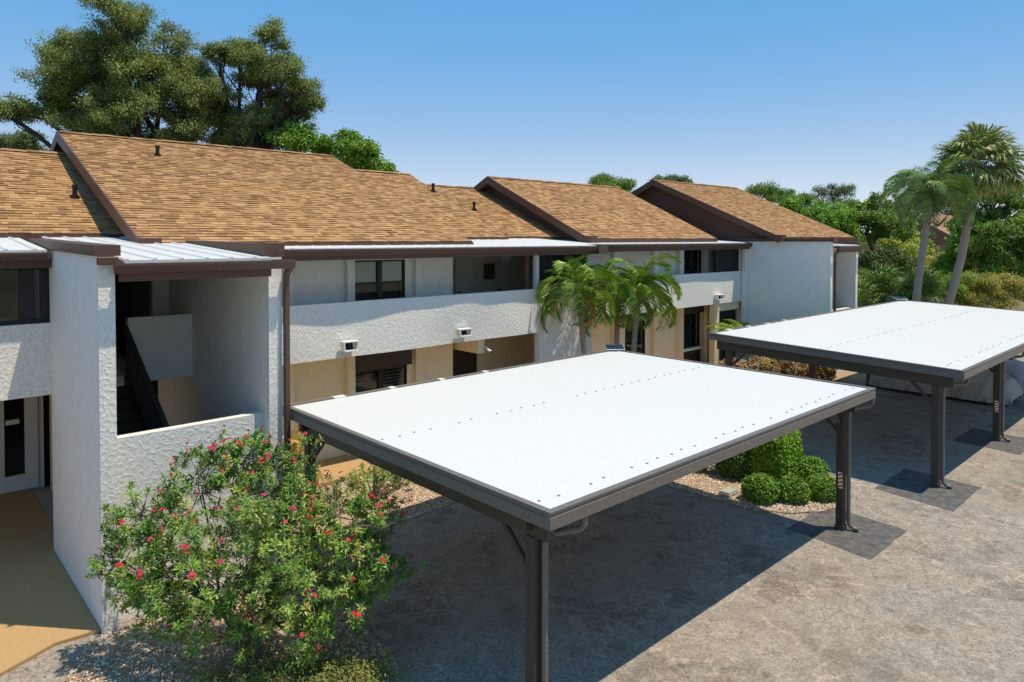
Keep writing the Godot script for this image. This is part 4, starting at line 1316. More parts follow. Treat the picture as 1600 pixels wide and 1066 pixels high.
func flowering_shrub() -> void:
	var C := V(3.52, 0, 8.80)
	var o := thing("flowering_shrub", "large loose green shrub dotted with small red flowers before the stairwell", "shrub", C)
	# mass of the shrub: side offset, height, depth offset, radius
	var lobes := [[-1.50, 1.80, 0.25, 0.50], [-1.62, 1.35, 0.0, 0.42], [-0.75, 2.12, 0.35, 0.55], [-0.30, 2.38, 0.5, 0.42], [0.30, 2.05, 0.3, 0.58], [0.35, 1.75, -0.5, 0.70], [1.05, 1.85, 0.3, 0.50], [1.55, 1.35, 0.1, 0.45], [0.80, 1.25, -0.3, 0.70], [-0.40, 1.45, -0.5, 0.72], [-1.05, 1.25, -0.1, 0.55], [1.25, 0.85, 0.0, 0.48], [0.15, 0.80, -0.2, 0.50], [-0.7, 0.75, -0.2, 0.40], [0.3, 1.4, 0.6, 0.7], [1.75, 1.0, 0.1, 0.35], [0.75, 0.6, -0.35, 0.42], [-1.1, 0.75, -0.1, 0.35], [-0.2, 0.55, -0.4, 0.40], [-1.55, 0.95, 0.1, 0.30], [-0.1, 2.52, 0.6, 0.30], [-0.55, 2.42, 0.55, 0.30], [1.6, 1.75, 0.2, 0.35]]
	var hot := [rosette(601, 12, 0.098, 0.027), rosette(602, 10, 0.112, 0.030), rosette(603, 14, 0.088, 0.025)]
	var tones := [Color(0.095, 0.185, 0.028), Color(0.13, 0.235, 0.034), Color(0.07, 0.145, 0.026), Color(0.175, 0.265, 0.042), Color(0.24, 0.25, 0.055), Color(0.05, 0.11, 0.022)]
	for i in tones.size():
		var m := leafmat("rosette_%d" % i, 0.28, 0.36)
		m.vertex_color_use_as_albedo = false
		m.albedo_color = (tones[i] * LEAF as Color).linear_to_srgb()
	rng.seed = 610
	var weights := []
	var total := 0.0
	for l in lobes:
		total += l[3] * l[3]
		weights.append(total)
	var spots := []
	var nz := noise(611, 1.3)
	while spots.size() < 2600:
		var t := rng.randf() * total
		var li := 0
		while weights[li] < t:
			li += 1
		var l: Array = lobes[li]
		var d := rand_dir()
		if d.y < -0.3 and rng.randf() < 0.6:
			d.y = -d.y
		var s := pow(rng.randf(), 0.30) * (1.0 + (0.28 if rng.randf() < 0.08 else 0.0))
		var c = C + SIDE * l[0] + AWAY * l[2] + Vector3(0, l[1], 0)
		var p: Vector3 = c + d * l[3] * s
		if p.y < 0.25 or nz.get_noise_3d(p.x * 1.5, p.y * 1.5, p.z * 1.5) < -0.02:
			continue
		if p.z < -10.7:
			continue
		spots.append([p, d, s * l[3], c])
	# leggy shoots standing out of the mass, each ending in a few tufts
	var shoots := []
	for k in 46:
		var l: Array = lobes[rng.randi() % lobes.size()]
		var d := rand_dir()
		d.y = absf(d.y) * 0.9 + 0.15
		d = d.normalized()
		var c = C + SIDE * l[0] + AWAY * l[2] + Vector3(0, l[1], 0)
		var e: Vector3 = c + d * (l[3] + rng.randf_range(0.08, 0.34))
		if e.z < -10.6 or e.x < 1.95:
			continue
		shoots.append([c + d * l[3] * 0.4, e])
		for j in rng.randi_range(2, 4):
			spots.append([e + rand_dir() * 0.06 - d * 0.07 * j, d, 1.0, c])
	# stems: a few trunks fork to every lobe, twigs reach a share of the leaf tufts
	var st := mb()
	var forks := []
	for k in 5:
		var a := TAU * k / 5.0
		var f := C + Vector3(cos(a) * 0.35, 0.75, sin(a) * 0.3)
		forks.append(f)
		st.tube([C + Vector3(cos(a) * 0.12, -0.02, sin(a) * 0.1), C + Vector3(cos(a) * 0.2, 0.4, sin(a) * 0.16), f], [0.035, 0.03, 0.024], 7)
	for l in lobes:
		var c = C + SIDE * l[0] + AWAY * l[2] + Vector3(0, l[1], 0)
		var f: Vector3 = forks[0]
		for g in forks:
			if (g - c).length() < (f - c).length():
				f = g
		st.tube([f, f.lerp(c, 0.5) + Vector3(rng.randfn() * 0.06, -0.06, rng.randfn() * 0.06), c], [0.022, 0.016, 0.010], 6, false)
		for k in 12:
			var e = c + rand_dir() * l[3] * 0.85
			st.tube([c + rand_dir() * 0.05, c.lerp(e, 0.55) + rand_dir() * 0.05, e], [0.009, 0.006, 0.003], 5, false)
	for q in shoots:
		st.tube([q[0], q[0].lerp(q[1], 0.55) + rand_dir() * 0.04, q[1]], [0.008, 0.006, 0.004], 5, false)
	part(o, "stem", st, MT.twig)
	# the 300 tufts nearest the viewer's side are parts of their own, the rest one mass
	spots.sort_custom(func(p, q): return (p[0] - Vector3(0, 5.5, 0)).length() < (q[0] - Vector3(0, 5.5, 0)).length())
	var rest := [[], [], []]
	var cols := [PackedColorArray(), PackedColorArray(), PackedColorArray()]
	for i in spots.size():
		var s: Array = spots[i]
		var b := tilted((s[1] * 0.8 + Vector3.UP * 0.7 + rand_dir() * 0.35).normalized(), rng.randf() * TAU, rng.randf_range(0.6, 1.15))
		var k := rng.randi() % 3
		if i < 300:
			inst(o, "leaf_tuft", hot[k], MT["rosette_%d" % (rng.randi() % 6)], Transform3D(b, s[0]))
		else:
			rest[k].append(Transform3D(b, s[0]))
			cols[k].append(mix_tone(tones, 0.85, 1.12))
	for k in 3:
		scatter(o, "foliage", hot[k], MT.leaf_gloss, rest[k], cols[k])
	# flowers: clusters of five-petalled heads
	var heads := []
	for v in 3:
		rng.seed = 640 + v
		var m := mb()
		m.use_c = true
		for k in 5:
			var cpos := rand_dir() * 0.026
			cpos.y = absf(cpos.y)
			var n := (cpos + Vector3(0, 0.03, 0)).normalized()
			m.col = [Color(0.55, 0.030, 0.035), Color(0.62, 0.05, 0.06), Color(0.50, 0.05, 0.10)][v]
			for p in 5:
				var b := tilted(n, TAU * p / 5.0, 1.0) * Basis(Vector3(0, 0, 1), 0.25)
				leaf(m, Transform3D(b, cpos), 0.028, 0.02, 0.2, 0.3)
			m.col = Color(0.6, 0.35, 0.08)
			leaf(m, Transform3D(tilted(n, 0.0, 1.0) * Basis(Vector3(0, 0, 1), 1.5), cpos), 0.012, 0.008, 0.2, 0.0)
		heads.append(m.mesh())
	rng.seed = 650
	var made := 0
	while made < 165:
		var s: Array = spots[int(rng.randf() * 2200)]
		if s[1].y < -0.15:
			continue
		# flowers sit on the outside of the shrub only
		var buried := false
		var fp: Vector3 = s[0] + (s[1] * 0.7 + Vector3.UP * 0.8).normalized() * 0.10
		for l in lobes:
			if fp.distance_to(C + SIDE * l[0] + AWAY * l[2] + Vector3(0, l[1], 0)) < l[3] * 0.93:
				buried = true
		if buried:
			continue
		made += 1
		inst(o, "flower", heads[made % 3], MT.petal, Transform3D(tilted((s[1] + Vector3.UP * 0.8).normalized(), rng.randf() * TAU, rng.randf_range(0.6, 1.05)), fp))

func covered_car(xc: float, d0: float, size: float, mat: Material, seed: int, label: String) -> void:
	var o := thing("covered_car", label, "covered car", V(xc, 0, d0 + 2.2), "cars under covers beneath the right carport")
	var prof := [[0.0, 0.45, 0.72], [0.05, 0.80, 0.84], [0.16, 1.02, 0.90], [0.27, 1.22, 0.90], [0.36, 1.42, 0.88], [0.50, 1.47, 0.88], [0.60, 1.38, 0.89], [0.70, 1.10, 0.91], [0.80, 0.95, 0.91], [0.92, 0.86, 0.86], [0.98, 0.70, 0.76], [1.0, 0.42, 0.66]]
	var nz := noise(seed, 1.1, FastNoiseLite.TYPE_SIMPLEX_SMOOTH, 3)
	nz.fractal_type = FastNoiseLite.FRACTAL_RIDGED
	var rows := []
	for i in 60:
		var t := i / 59.0
		var k := 0
		while k < prof.size() - 2 and prof[k + 1][0] < t:
			k += 1
		var f: float = smoothstep(0.0, 1.0, (t - prof[k][0]) / (prof[k + 1][0] - prof[k][0]))
		var h := lerpf(prof[k][1], prof[k + 1][1], f)
		var w := lerpf(prof[k][2], prof[k + 1][2], f)
		var row := []
		for j in 41:
			var a := PI * j / 40.0
			var cx := cos(a)
			var sy := sin(a)
			var X := signf(cx) * pow(absf(cx), 0.42) * w
			var Yh := 0.10 + (h - 0.10) * pow(sy, 0.55)
			# tumblehome above the waist, hanging folds below it
			if Yh > 0.85:
				X *= 1.0 - 0.28 * (Yh - 0.85) / 0.6
			var low := clampf((0.9 - Yh) / 0.8, 0, 1)
			var fold := nz.get_noise_3d(t * 9.0, Yh * 1.3, signf(cx) * 3.0)
			X += signf(cx) * (0.02 + 0.15 * low * fold)
			Yh += 0.03 * low * fold
			row.append(V(xc + X * size, maxf(Yh, 0.06) * size, d0 + t * 4.4 * size))
		rows.append(row)
	part(o, "cover", mb().grid(rows), mat)
	for e in [[0, Vector3(0, 0, 1)], [59, Vector3(0, 0, -1)]]:
		part(o, "cover_end", mb().grid([rows[e[0]].map(func(q): return q), rows[e[0]].map(func(q): return Vector3(lerpf(xc, q.x, 0.92), maxf(q.y * 0.5, 0.05), q.z))]), mat)
	for s in [-1.0, 1.0]:
		for dd in [0.85, 3.5]:
			part(o, "wheel", mb().tube([V(xc + s * 0.60, 0.31, d0 + dd), V(xc + s * 0.80, 0.31, d0 + dd)], [0.31, 0.31], 20), MT.tyre)

# ------------------------------------------------------------------ palms
func pinnate(seed: int, L: float, droop: float, n: int, ll: float, lw: float, tones: Array) -> ArrayMesh:
	# frond leaving along +x, arching down by droop radians over its length
	rng.seed = seed
	var m := mb()
	m.use_c = true
	var p := Vector3.ZERO
	var ang := 0.35
	var pts := [p]
	var dirs := []
	var seg := 14
	for i in seg:
		ang -= droop / seg * (0.5 + 1.0 * i / seg)
		var d := Vector3(cos(ang), sin(ang), 0)
		dirs.append(d)
		p += d * L / seg
		pts.append(p)
	dirs.append(dirs[-1])
	var rr := []
	for i in seg + 1:
		rr.append(lerpf(0.014, 0.003, float(i) / seg) * sqrt(L))
	m.col = Color(0.20, 0.22, 0.06) if tones[0].g > tones[0].r else tones[0]
	m.tube(pts, rr, 5, false)
	for i in n:
		var t := 0.12 + 0.88 * (i + 0.5) / n
		var k := mini(int(t * seg), seg - 1)
		var q: Vector3 = pts[k].lerp(pts[k + 1], t * seg - k)
		var d: Vector3 = dirs[k]
		var up := Vector3(-d.y, d.x, 0)
		var len := ll * sin(PI * clampf(0.18 + 0.74 * t, 0, 1)) * rng.randf_range(0.85, 1.1)
		for s in [-1.0, 1.0]:
			m.col = mix_tone(tones, 0.8, 1.2)
			var dir := (d * rng.randf_range(0.45, 0.7) + Vector3(0, 0, s) * 0.85 + up * rng.randf_range(0.05, 0.35)).normalized()
			var mid := q + dir * len * 0.55
			var tip := mid + (dir + Vector3(0, -0.75 - 0.3 * t, 0)).normalized() * len * 0.5
			var wv := dir.cross(Vector3(0, 0, s)).normalized() * lw * 0.5
			if wv.length() < 0.001:
				wv = up * lw * 0.5
			wv = (wv + d * lw * 0.3)
			m.tri(q - wv * 0.4, mid - wv, mid + wv)
			m.tri(q - wv * 0.4, mid + wv, q + wv * 0.4)
			m.tri(mid - wv, tip, mid + wv)
	return m.mesh()

func fan(seed: int, L: float, n: int, tones: Array) -> ArrayMesh:
	# palmate frond: petiole along +x, blades radiating at its end and drooping
	rng.seed = seed
	var m := mb()
	m.use_c = true
	m.col = Color(0.22, 0.22, 0.07)
	var e := Vector3(L * 0.75, 0.05 * L, 0)
	m.tube([Vector3.ZERO, Vector3(L * 0.4, 0.08 * L, 0), e], [0.022, 0.016, 0.012], 5, false)
	for i in n:
		var a := lerpf(-2.1, 2.1, float(i) / (n - 1)) + rng.randf_range(-0.05, 0.05)
		m.col = mix_tone(tones, 0.75, 1.2)
		var dir := Vector3(cos(a), rng.randf_range(-0.1, 0.25), sin(a)).normalized()
		var l := L * (0.75 - 0.10 * absf(a)) * rng.randf_range(0.85, 1.1)
		var w := Vector3(-sin(a), 0.25, cos(a)) * l * 0.042
		var q1 := e + dir * l * 0.55
		var q2 := q1 + (dir + Vector3(0, -0.5, 0)).normalized() * l * 0.3
		var q3 := q2 + (dir * 0.4 + Vector3(0, -1.0, 0)).normalized() * l * 0.28
		m.tri(e, q1 - w, q1 + w)
		m.tri(q1 - w, q2 - w * 0.8, q2 + w * 0.8)
		m.tri(q1 - w, q2 + w * 0.8, q1 + w)
		m.tri(q2 - w * 0.8, q3, q2 + w * 0.8)
	return m.mesh()

func ringed_trunk(path: Array, radii: Array, step: float) -> MB:
	# trunk with leaf-scar rings
	var c := Curve3D.new()
	for p in path:
		c.add_point(p)
	var L := c.get_baked_length()
	var pts := []
	var rr := []
	var n := int(L / step)
	for i in n:
		for e in [0.0, 0.75]:
			var t = (i + e) / n
			pts.append(c.sample_baked(t * L))
			var k = t * (radii.size() - 1)
			var j := mini(int(k), radii.size() - 2)
			rr.append(lerpf(radii[j], radii[j + 1], k - j) * (1.03 if e > 0.0 else 0.985))
	pts.append(c.sample_baked(L))
	rr.append(radii[-1])
	return mb().tube(pts, rr, 12)

func palms() -> void:
	# three small palms at the wall
	var g := [Color(0.10, 0.19, 0.022), Color(0.15, 0.24, 0.028), Color(0.20, 0.27, 0.035), Color(0.07, 0.13, 0.02)]
	var fr := [pinnate(701, 1.75, 2.6, 44, 0.52, 0.036, g), pinnate(702, 1.9, 2.2, 46, 0.54, 0.036, g), pinnate(703, 1.6, 3.0, 42, 0.50, 0.036, g)]
	var dead := pinnate(704, 1.3, 2.6, 30, 0.42, 0.03, [Color(0.27, 0.11, 0.045), Color(0.20, 0.08, 0.04), Color(0.33, 0.17, 0.07)])
	var list := [
		[V(15.62, 0, 13.55), V(15.30, 4.05, 13.65), 20, 1, "small palm at left with one dead brown frond hanging"],
		[V(16.75, 0, 13.5), V(17.25, 3.75, 13.75), 17, 2, "middle small palm, leaning, crowded behind its neighbour"],
		[V(17.05, 0, 13.2), V(17.62, 3.95, 13.25), 24, 3, "right small palm with the widest drooping crown"]]
	for q in list:
		var o := thing("small_palm", q[4], "palm", q[0], "small palms against the building")
		var a: Vector3 = q[0]
		var e: Vector3 = q[1]
		part(o, "trunk", ringed_trunk([a, a.lerp(e, 0.35) + Vector3(0.06, 0, 0), a.lerp(e, 0.8)], [0.13, 0.085, 0.08], 0.10), MT.palm_trunk)
		part(o, "crownshaft", mb().tube([a.lerp(e, 0.795), a.lerp(e, 0.86), e, e + Vector3(0, 0.1, 0)], [0.085, 0.10, 0.07, 0.03], 10), MT.crownshaft)
		rng.seed = 720 + q[3]
		for i in q[2]:
			var tilt := lerpf(1.25, -0.45, pow(float(i) / q[2], 0.75)) + rng.randf_range(-0.12, 0.12)
			inst(o, "frond", fr[i % 3], MT.leaf_gloss, Transform3D(Basis(Vector3.UP, i * 2.4 + q[3]) * Basis(Vector3(0, 0, 1), tilt) * Basis(Vector3.RIGHT, rng.randf_range(-0.3, 0.3)), e + Vector3(0, -0.05, 0)))
		if q[3] == 1:
			var df := inst(o, "frond", dead, MT.leaf_dry, Transform3D(Basis(Vector3.UP, -0.65) * Basis(Vector3(0, 0, 1), -0.75), e + Vector3(0, -0.15, 0)))
			df.set_meta("label", "dead brown frond hanging down")
		# seed stalks below the crown
		var sm := mb()
		for i in 14:
			var d := rand_dir()
			d.y = -absf(d.y) * 0.5
			sm.tube([e + Vector3(0, -0.45, 0), e + Vector3(0, -0.5, 0) + d * 0.25, e + Vector3(0, -0.72, 0) + d * 0.45], [0.008, 0.006, 0.004], 4, false)
		part(o, "seed_stalk", sm, MT.twig)
	# feathery clump behind the right carport
	var af := [pinnate(731, 1.7, 1.5, 34, 0.42, 0.03, [Color(0.17, 0.28, 0.035), Color(0.24, 0.34, 0.05)]), pinnate(732, 1.5, 1.9, 32, 0.40, 0.03, [Color(0.15, 0.25, 0.03), Color(0.27, 0.34, 0.06)])]
	for q in [[V(26.3, 0, 13.9), "feathery bright green palm clump left of the blank white wall", 5], [V(27.0, 0, 12.9), "taller feathery palm clump in front of the blank white wall", 6]]:
		var o := thing("areca_palm", q[1], "palm", q[0], "feathery palm clumps behind the right carport")
		rng.seed = 740 + q[2]
		var st := mb()
		for i in 16:
			var a := rng.randf() * TAU
			var p: Vector3 = q[0] + Vector3(cos(a), 0, sin(a)) * rng.randf_range(0.05, 0.3)
			var e := p + Vector3(cos(a) * 0.25, rng.randf_range(0.8, 1.6), sin(a) * 0.25)
			st.tube([p, p.lerp(e, 0.5), e], [0.03, 0.025, 0.015], 6, false)
			inst(o, "frond", af[i % 2], MT.leaf, Transform3D(Basis(Vector3.UP, -a) * Basis(Vector3(0, 0, 1), rng.randf_range(0.5, 1.1)), e))
		part(o, "cane", st, MT.crownshaft)
	# tall queen palm
	var qp := spot(19.0, 33.0)
	var q0 := thing("queen_palm", "tall slender grey palm with drooping feathery fronds, left of the pair", "palm", qp)
	var top := qp + SIDE * 0.9 + Vector3(0, 7.55, 0)
	part(q0, "trunk", ringed_trunk([qp, qp.lerp(top, 0.5) + SIDE * -0.08, top], [0.20, 0.17, 0.145], 0.16), MT.palm_trunk)
	part(q0, "boot", mb().tube([top + Vector3(0, -0.5, 0), top + Vector3(0, -0.1, 0), top + Vector3(0, 0.35, 0)], [0.145, 0.23, 0.09], 9), MT.bark)
	var qg := [Color(0.13, 0.205, 0.065), Color(0.165, 0.24, 0.07), Color(0.10, 0.17, 0.058)]
	var qf := [pinnate(751, 2.6, 2.6, 56, 0.8, 0.045, qg), pinnate(752, 2.4, 3.0, 52, 0.8, 0.045, qg), pinnate(753, 2.7, 2.1, 56, 0.75, 0.045, qg)]
	rng.seed = 755
	for i in 30:
		inst(q0, "frond", qf[i % 3], MT.leaf_gloss, Transform3D(Basis(Vector3.UP, i * 2.4) * Basis(Vector3(0, 0, 1), lerpf(1.3, -0.55, pow(i / 30.0, 0.8)) + rng.randf_range(-0.1, 0.1)) * Basis(Vector3.RIGHT, rng.randf_range(-0.4, 0.4)), top + Vector3(0, 0.2, 0)))
	# tall cabbage palm, leaning right
	var cp := spot(21.0, 34.0)
	var c0 := thing("cabbage_palm", "tall leaning tan-trunked fan palm with round crown", "palm", cp)
	var ct := cp + SIDE * 1.75 + Vector3(0, 8.9, 0)
	part(c0, "trunk", ringed_trunk([cp + SIDE * -0.2, cp.lerp(ct, 0.5) + SIDE * 0.12, ct], [0.205, 0.19, 0.18], 0.18), MT.palm_trunk_tan)
	var boots := mb()
	rng.seed = 760
	for i in 26:
		var a := i * 2.4
		var r := Vector3(cos(a), 0, sin(a))
		var z := ct + Vector3(0, -0.75 + 0.035 * i, 0)
		boots.bar(z + r * 0.18, z + r * 0.38 + Vector3(0, 0.28, 0), 0.10, 0.03)
	part(c0, "boot", boots, MT.palm_trunk_tan)
	var cg := [Color(0.19, 0.235, 0.075), Color(0.24, 0.27, 0.09), Color(0.14, 0.19, 0.06), Color(0.30, 0.29, 0.12)]
	var cf := [fan(761, 1.5, 34, cg), fan(762, 1.65, 38, cg), fan(763, 1.4, 32, cg)]
	for i in 62:
		inst(c0, "frond", cf[i % 3], MT.leaf_gloss, Transform3D(Basis(Vector3.UP, i * 2.4) * Basis(Vector3(0, 0, 1), lerpf(1.45, -0.75, pow(i / 62.0, 0.85)) + rng.randf_range(-0.1, 0.1)) * Basis(Vector3.RIGHT, rng.randf_range(-0.5, 0.5)), ct + Vector3(0, -0.05, 0)))

# a point u metres to the right of and w metres ahead of the viewer's ground point
func spot(u: float, w: float) -> Vector3:
	return SIDE * u + AWAY * w

# ------------------------------------------------------------------ trees
func tree(called: String, label: String, group: String, at: Vector3, fork: float, r0: float, lobes: Array, count: int, mesh: Mesh, tones: Array, seed: int, bark: Material, gap := -0.1, size := 1.0) -> Node3D:
	# lobes: side offset, height, depth offset, side radius, height radius
	var o := thing(called, label, "tree", at, group)
	rng.seed = seed
	var top := at + Vector3(rng.randfn() * 0.3, fork, rng.randfn() * 0.3)
	var m := mb()
	m.tube([at + Vector3(0, -0.1, 0), at + Vector3(0, 0.5, 0), at.lerp(top, 0.55) + Vector3(rng.randfn() * 0.15, 0, 0), top], [r0 * 1.35, r0, r0 * 0.85, r0 * 0.7], 10)
	part(o, "trunk", m, bark)
	var limbs := mb()
	var xs := []
	var cs := PackedColorArray()
	var nz := noise(seed, 0.42, FastNoiseLite.TYPE_SIMPLEX_SMOOTH, 2)
	var tot := 0.0
	for l in lobes:
		tot += l[3] * l[4]
	for l in lobes:
		var c = at + SIDE * l[0] + AWAY * l[2] + Vector3(0, l[1], 0)
		var mid := top.lerp(c, 0.5) + Vector3(rng.randfn() * 0.4, -0.12 * (c - top).length(), rng.randfn() * 0.4)
		limbs.tube([top, top.lerp(mid, 0.5), mid, mid.lerp(c, 0.55) + Vector3(0, 0.1, 0), c], [r0 * 0.5, r0 * 0.42, r0 * 0.32, r0 * 0.24, r0 * 0.14], 7, false)
		for k in 9:
			var d := rand_dir()
			var e = c + (SIDE * d.x * l[3] + Vector3(0, d.y * l[4], 0) + AWAY * d.z * l[3]) * 0.9
			var s = c.lerp(mid, rng.randf() * 0.5)
			limbs.tube([s, s.lerp(e, 0.5) + rand_dir() * 0.2, e], [r0 * 0.13, r0 * 0.08, r0 * 0.03], 5, false)
		var n := int(count * l[3] * l[4] / tot)
		# the lobe is made of flattened leaf pads at the ends of twigs
		var pads := maxi(4, int(n / 34.0))
		var pr := 0.62 * sqrt(l[3] * l[4]) / pow(pads / 6.0, 0.36)
		for q in pads:
			var d := rand_dir()
			var s := pow(rng.randf(), 0.36) * (1.18 if rng.randf() < 0.18 else 0.95)
			var pc: Vector3 = c + SIDE * d.x * l[3] * s + Vector3(0, d.y * l[4] * s, 0) + AWAY * d.z * l[3] * s
			if nz.get_noise_3d(pc.x, pc.y * 1.3, pc.z) < gap:
				continue
			limbs.tube([c.lerp(pc, 0.25), c.lerp(pc, 0.65) + rand_dir() * 0.12, pc], [r0 * 0.07, r0 * 0.05, r0 * 0.02], 4, false)
			var rr := pr * rng.randf_range(0.65, 1.25)
			var tone := rng.randf_range(0.85, 1.15)
			for k in int(34 * rng.randf_range(0.6, 1.3)):
				var e := Vector3(rng.randfn(), rng.randfn() * 0.55, rng.randfn()) * 0.55 * rr
				xs.append(Transform3D(tilted((e.normalized() * 0.5 + Vector3.UP * 0.8 + rand_dir() * 0.5).normalized(), rng.randf() * TAU, size * rng.randf_range(0.7, 1.25)), pc + e))
				var cc := mix_tone(tones, 0.8, 1.2)
				cs.append(Color(cc.r * tone, cc.g * tone, cc.b * tone))
	part(o, "limb", limbs, bark)
	scatter(o, "crown", mesh, MT.leaf, xs, cs)
	return o

func background() -> void:
	var oakleaf := clump(790, 12, 0.26, 0.13, 0.06)
	var bigleaf := clump(791, 10, 0.32, 0.20, 0.10)
	tree("oak_tree", "tallest spreading oak behind the left building", "oaks behind the left building", spot(-19.08, 36), 8.5, 0.42, [[-0.43, 16.38, -1.3, 1.64, 1.47], [-1.66, 15.06, -0.5, 1.94, 1.21], [0.83, 15.39, 1.0, 1.47, 1.47], [-4.48, 15.06, -0.0, 1.47, 0.52], [-3.15, 15.06, -0.0, 1.29, 0.6], [-5.47, 15.16, 1.0, 0.78, 0.39], [-3.48, 13.73, -1.2, 1.73, 1.12], [-1.66, 13.56, -0.5, 1.81, 1.21], [0.33, 13.73, -0.9, 2.07, 1.55], [2.16, 13.73, 1.2, 1.47, 1.21], [-5.97, 12.57, -0.1, 1.47, 0.69], [-4.64, 12.3, 0.4, 1.47, 0.78], [-6.63, 11.9, -0.6, 0.86, 0.52], [-2.49, 12.07, 0.3, 1.55, 0.86], [-0.16, 11.9, -1.3, 1.98, 1.12], [1.99, 11.9, 1.4, 1.81, 1.21], [3.15, 12.9, -0.5, 0.95, 0.86], [-2.49, 11.07, -0.7, 1.73, 0.6], [0.0, 11.07, 1.5, 2.07, 0.6], [2.32, 10.97, 0.1, 1.73, 0.6]], 23000, oakleaf, [Color(0.165, 0.20, 0.058), Color(0.205, 0.235, 0.072), Color(0.12, 0.155, 0.044)], 801, MT.bark_dark, -0.2, 1.0)
	tree("oak_tree", "smaller oak right of the tallest one, behind the left building", "oaks behind the left building", spot(-13.71, 37), 8.0, 0.36, [[0.58, 15.76, 0.2, 1.15, 1.24], [-0.78, 15.32, 0.2, 1.42, 0.71], [-1.64, 15.32, -0.6, 0.71, 0.35], [0.92, 14.47, -0.6, 1.51, 0.98], [1.95, 14.3, -1.0, 1.06, 0.71], [-0.1, 13.96, 1.3, 1.51, 0.89], [2.46, 13.45, 0.5, 1.15, 0.53], [2.97, 12.7, 0.5, 0.71, 0.35], [0.75, 13.1, 1.4, 1.33, 0.62], [-1.81, 13.1, -0.1, 0.89, 0.62], [-1.64, 11.91, 1.2, 1.68, 1.06], [0.07, 11.74, 0.2, 1.51, 1.15], [1.43, 11.74, 0.8, 1.51, 1.24], [1.95, 12.76, 0.8, 1.06, 0.44], [-1.98, 10.99, 1.4, 1.42, 0.62], [0.07, 10.92, 0.9, 1.51, 0.62], [1.43, 10.92, 1.6, 1.33, 0.62]], 15000, oakleaf, [Color(0.165, 0.20, 0.058), Color(0.205, 0.235, 0.072), Color(0.12, 0.155, 0.044)], 802, MT.bark_dark, -0.2, 1.0)
	tree("leafy_tree", "bright green tree just right of the smaller oak", "", spot(-9.28, 38), 6.0, 0.25, [[-2.28, 11.03, -1.3, 1.0, 0.62], [-1.23, 10.58, -0.0, 0.92, 0.62], [0.17, 10.68, -0.3, 1.0, 0.62], [1.05, 10.16, -0.8, 1.0, 0.69], [0.0, 9.81, 1.5, 1.54, 0.69], [1.5, 9.53, -0.8, 0.69, 0.54], [2.35, 9.25, 0.3, 0.39, 0.23]], 3600, bigleaf, [Color(0.15, 0.26, 0.03), Color(0.205, 0.32, 0.045), Color(0.10, 0.19, 0.025)], 803, MT.bark, -0.2, 1.0)
	tree("leafy_tree", "low dark tree crown at the far left behind the roof", "", spot(-33.84, 48), 6.5, 0.3, [[-0.89, 12.05, -0.1, 1.46, 0.68], [0.66, 12.18, -0.1, 1.17, 0.58], [0.0, 11.74, 1.5, 1.95, 0.49]], 1700, oakleaf, [Color(0.085, 0.12, 0.038), Color(0.115, 0.155, 0.046), Color(0.06, 0.09, 0.03)], 804, MT.bark_dark, -0.15, 1.2)
	tree("leafy_tree", "small rounded tree top above the middle roof", "", spot(7.86, 55), 7, 0.3, [[-0.51, 10.01, -0.0, 1.12, 0.45], [0.76, 9.81, 1.1, 1.12, 0.45], [0.0, 9.61, -1.4, 1.67, 0.45]], 1500, oakleaf, [Color(0.13, 0.21, 0.035), Color(0.18, 0.265, 0.045), Color(0.09, 0.15, 0.027)], 805, MT.bark_dark, -0.2, 1.2)
	tree("leafy_tree", "distant flat tree top above the right roof ridge", "", spot(15.81, 70), 8, 0.35, [[0.0, 11.37, 1.4, 1.42, 0.43], [0.32, 10.98, -1.6, 1.85, 0.43]], 900, oakleaf, [Color(0.085, 0.12, 0.038), Color(0.115, 0.155, 0.046), Color(0.06, 0.09, 0.03)], 806, MT.bark_dark, -0.3, 1.4)
	tree("leafy_tree", "hazy tree top just over the right roof slope", "trees beyond the right building", spot(21.84, 60), 4.8, 0.22, [[-0.83, 9.65, -0.9, 1.34, 0.49], [1.11, 9.26, 1.3, 1.58, 0.61], [2.77, 8.54, -0.0, 1.46, 0.73]], 1800, oakleaf, [Color(0.13, 0.21, 0.035), Color(0.18, 0.265, 0.045), Color(0.09, 0.15, 0.027)], 820, MT.bark_dark, -0.25, 1.3)
	tree("pine_tree", "dark open-crowned pine above the broadleaf trees", "trees beyond the right building", spot(28.86, 62), 4.8, 0.22, [[-0.29, 9.67, 0.2, 1.63, 0.57], [1.43, 10.01, 1.5, 1.26, 0.44], [-1.55, 9.33, -0.6, 1.13, 0.44], [0.57, 8.99, -0.4, 1.89, 0.5]], 1700, oakleaf, [Color(0.085, 0.12, 0.038), Color(0.115, 0.155, 0.046), Color(0.06, 0.09, 0.03)], 821, MT.bark_dark, 0.0, 1.1)
	tree("leafy_tree", "bright mid-green tree behind the end of the building", "trees beyond the right building", spot(21.66, 50), 3.9, 0.22, [[-0.69, 7.71, 1.3, 1.22, 0.71], [0.46, 7.25, 1.5, 1.42, 0.91], [1.38, 6.56, -0.3, 1.52, 1.01], [-0.23, 6.56, -1.1, 1.22, 0.91], [1.84, 5.18, -0.2, 1.32, 1.01]], 3400, bigleaf, [Color(0.15, 0.26, 0.03), Color(0.205, 0.32, 0.045), Color(0.10, 0.19, 0.025)], 822, MT.bark_dark, -0.22, 1.1)
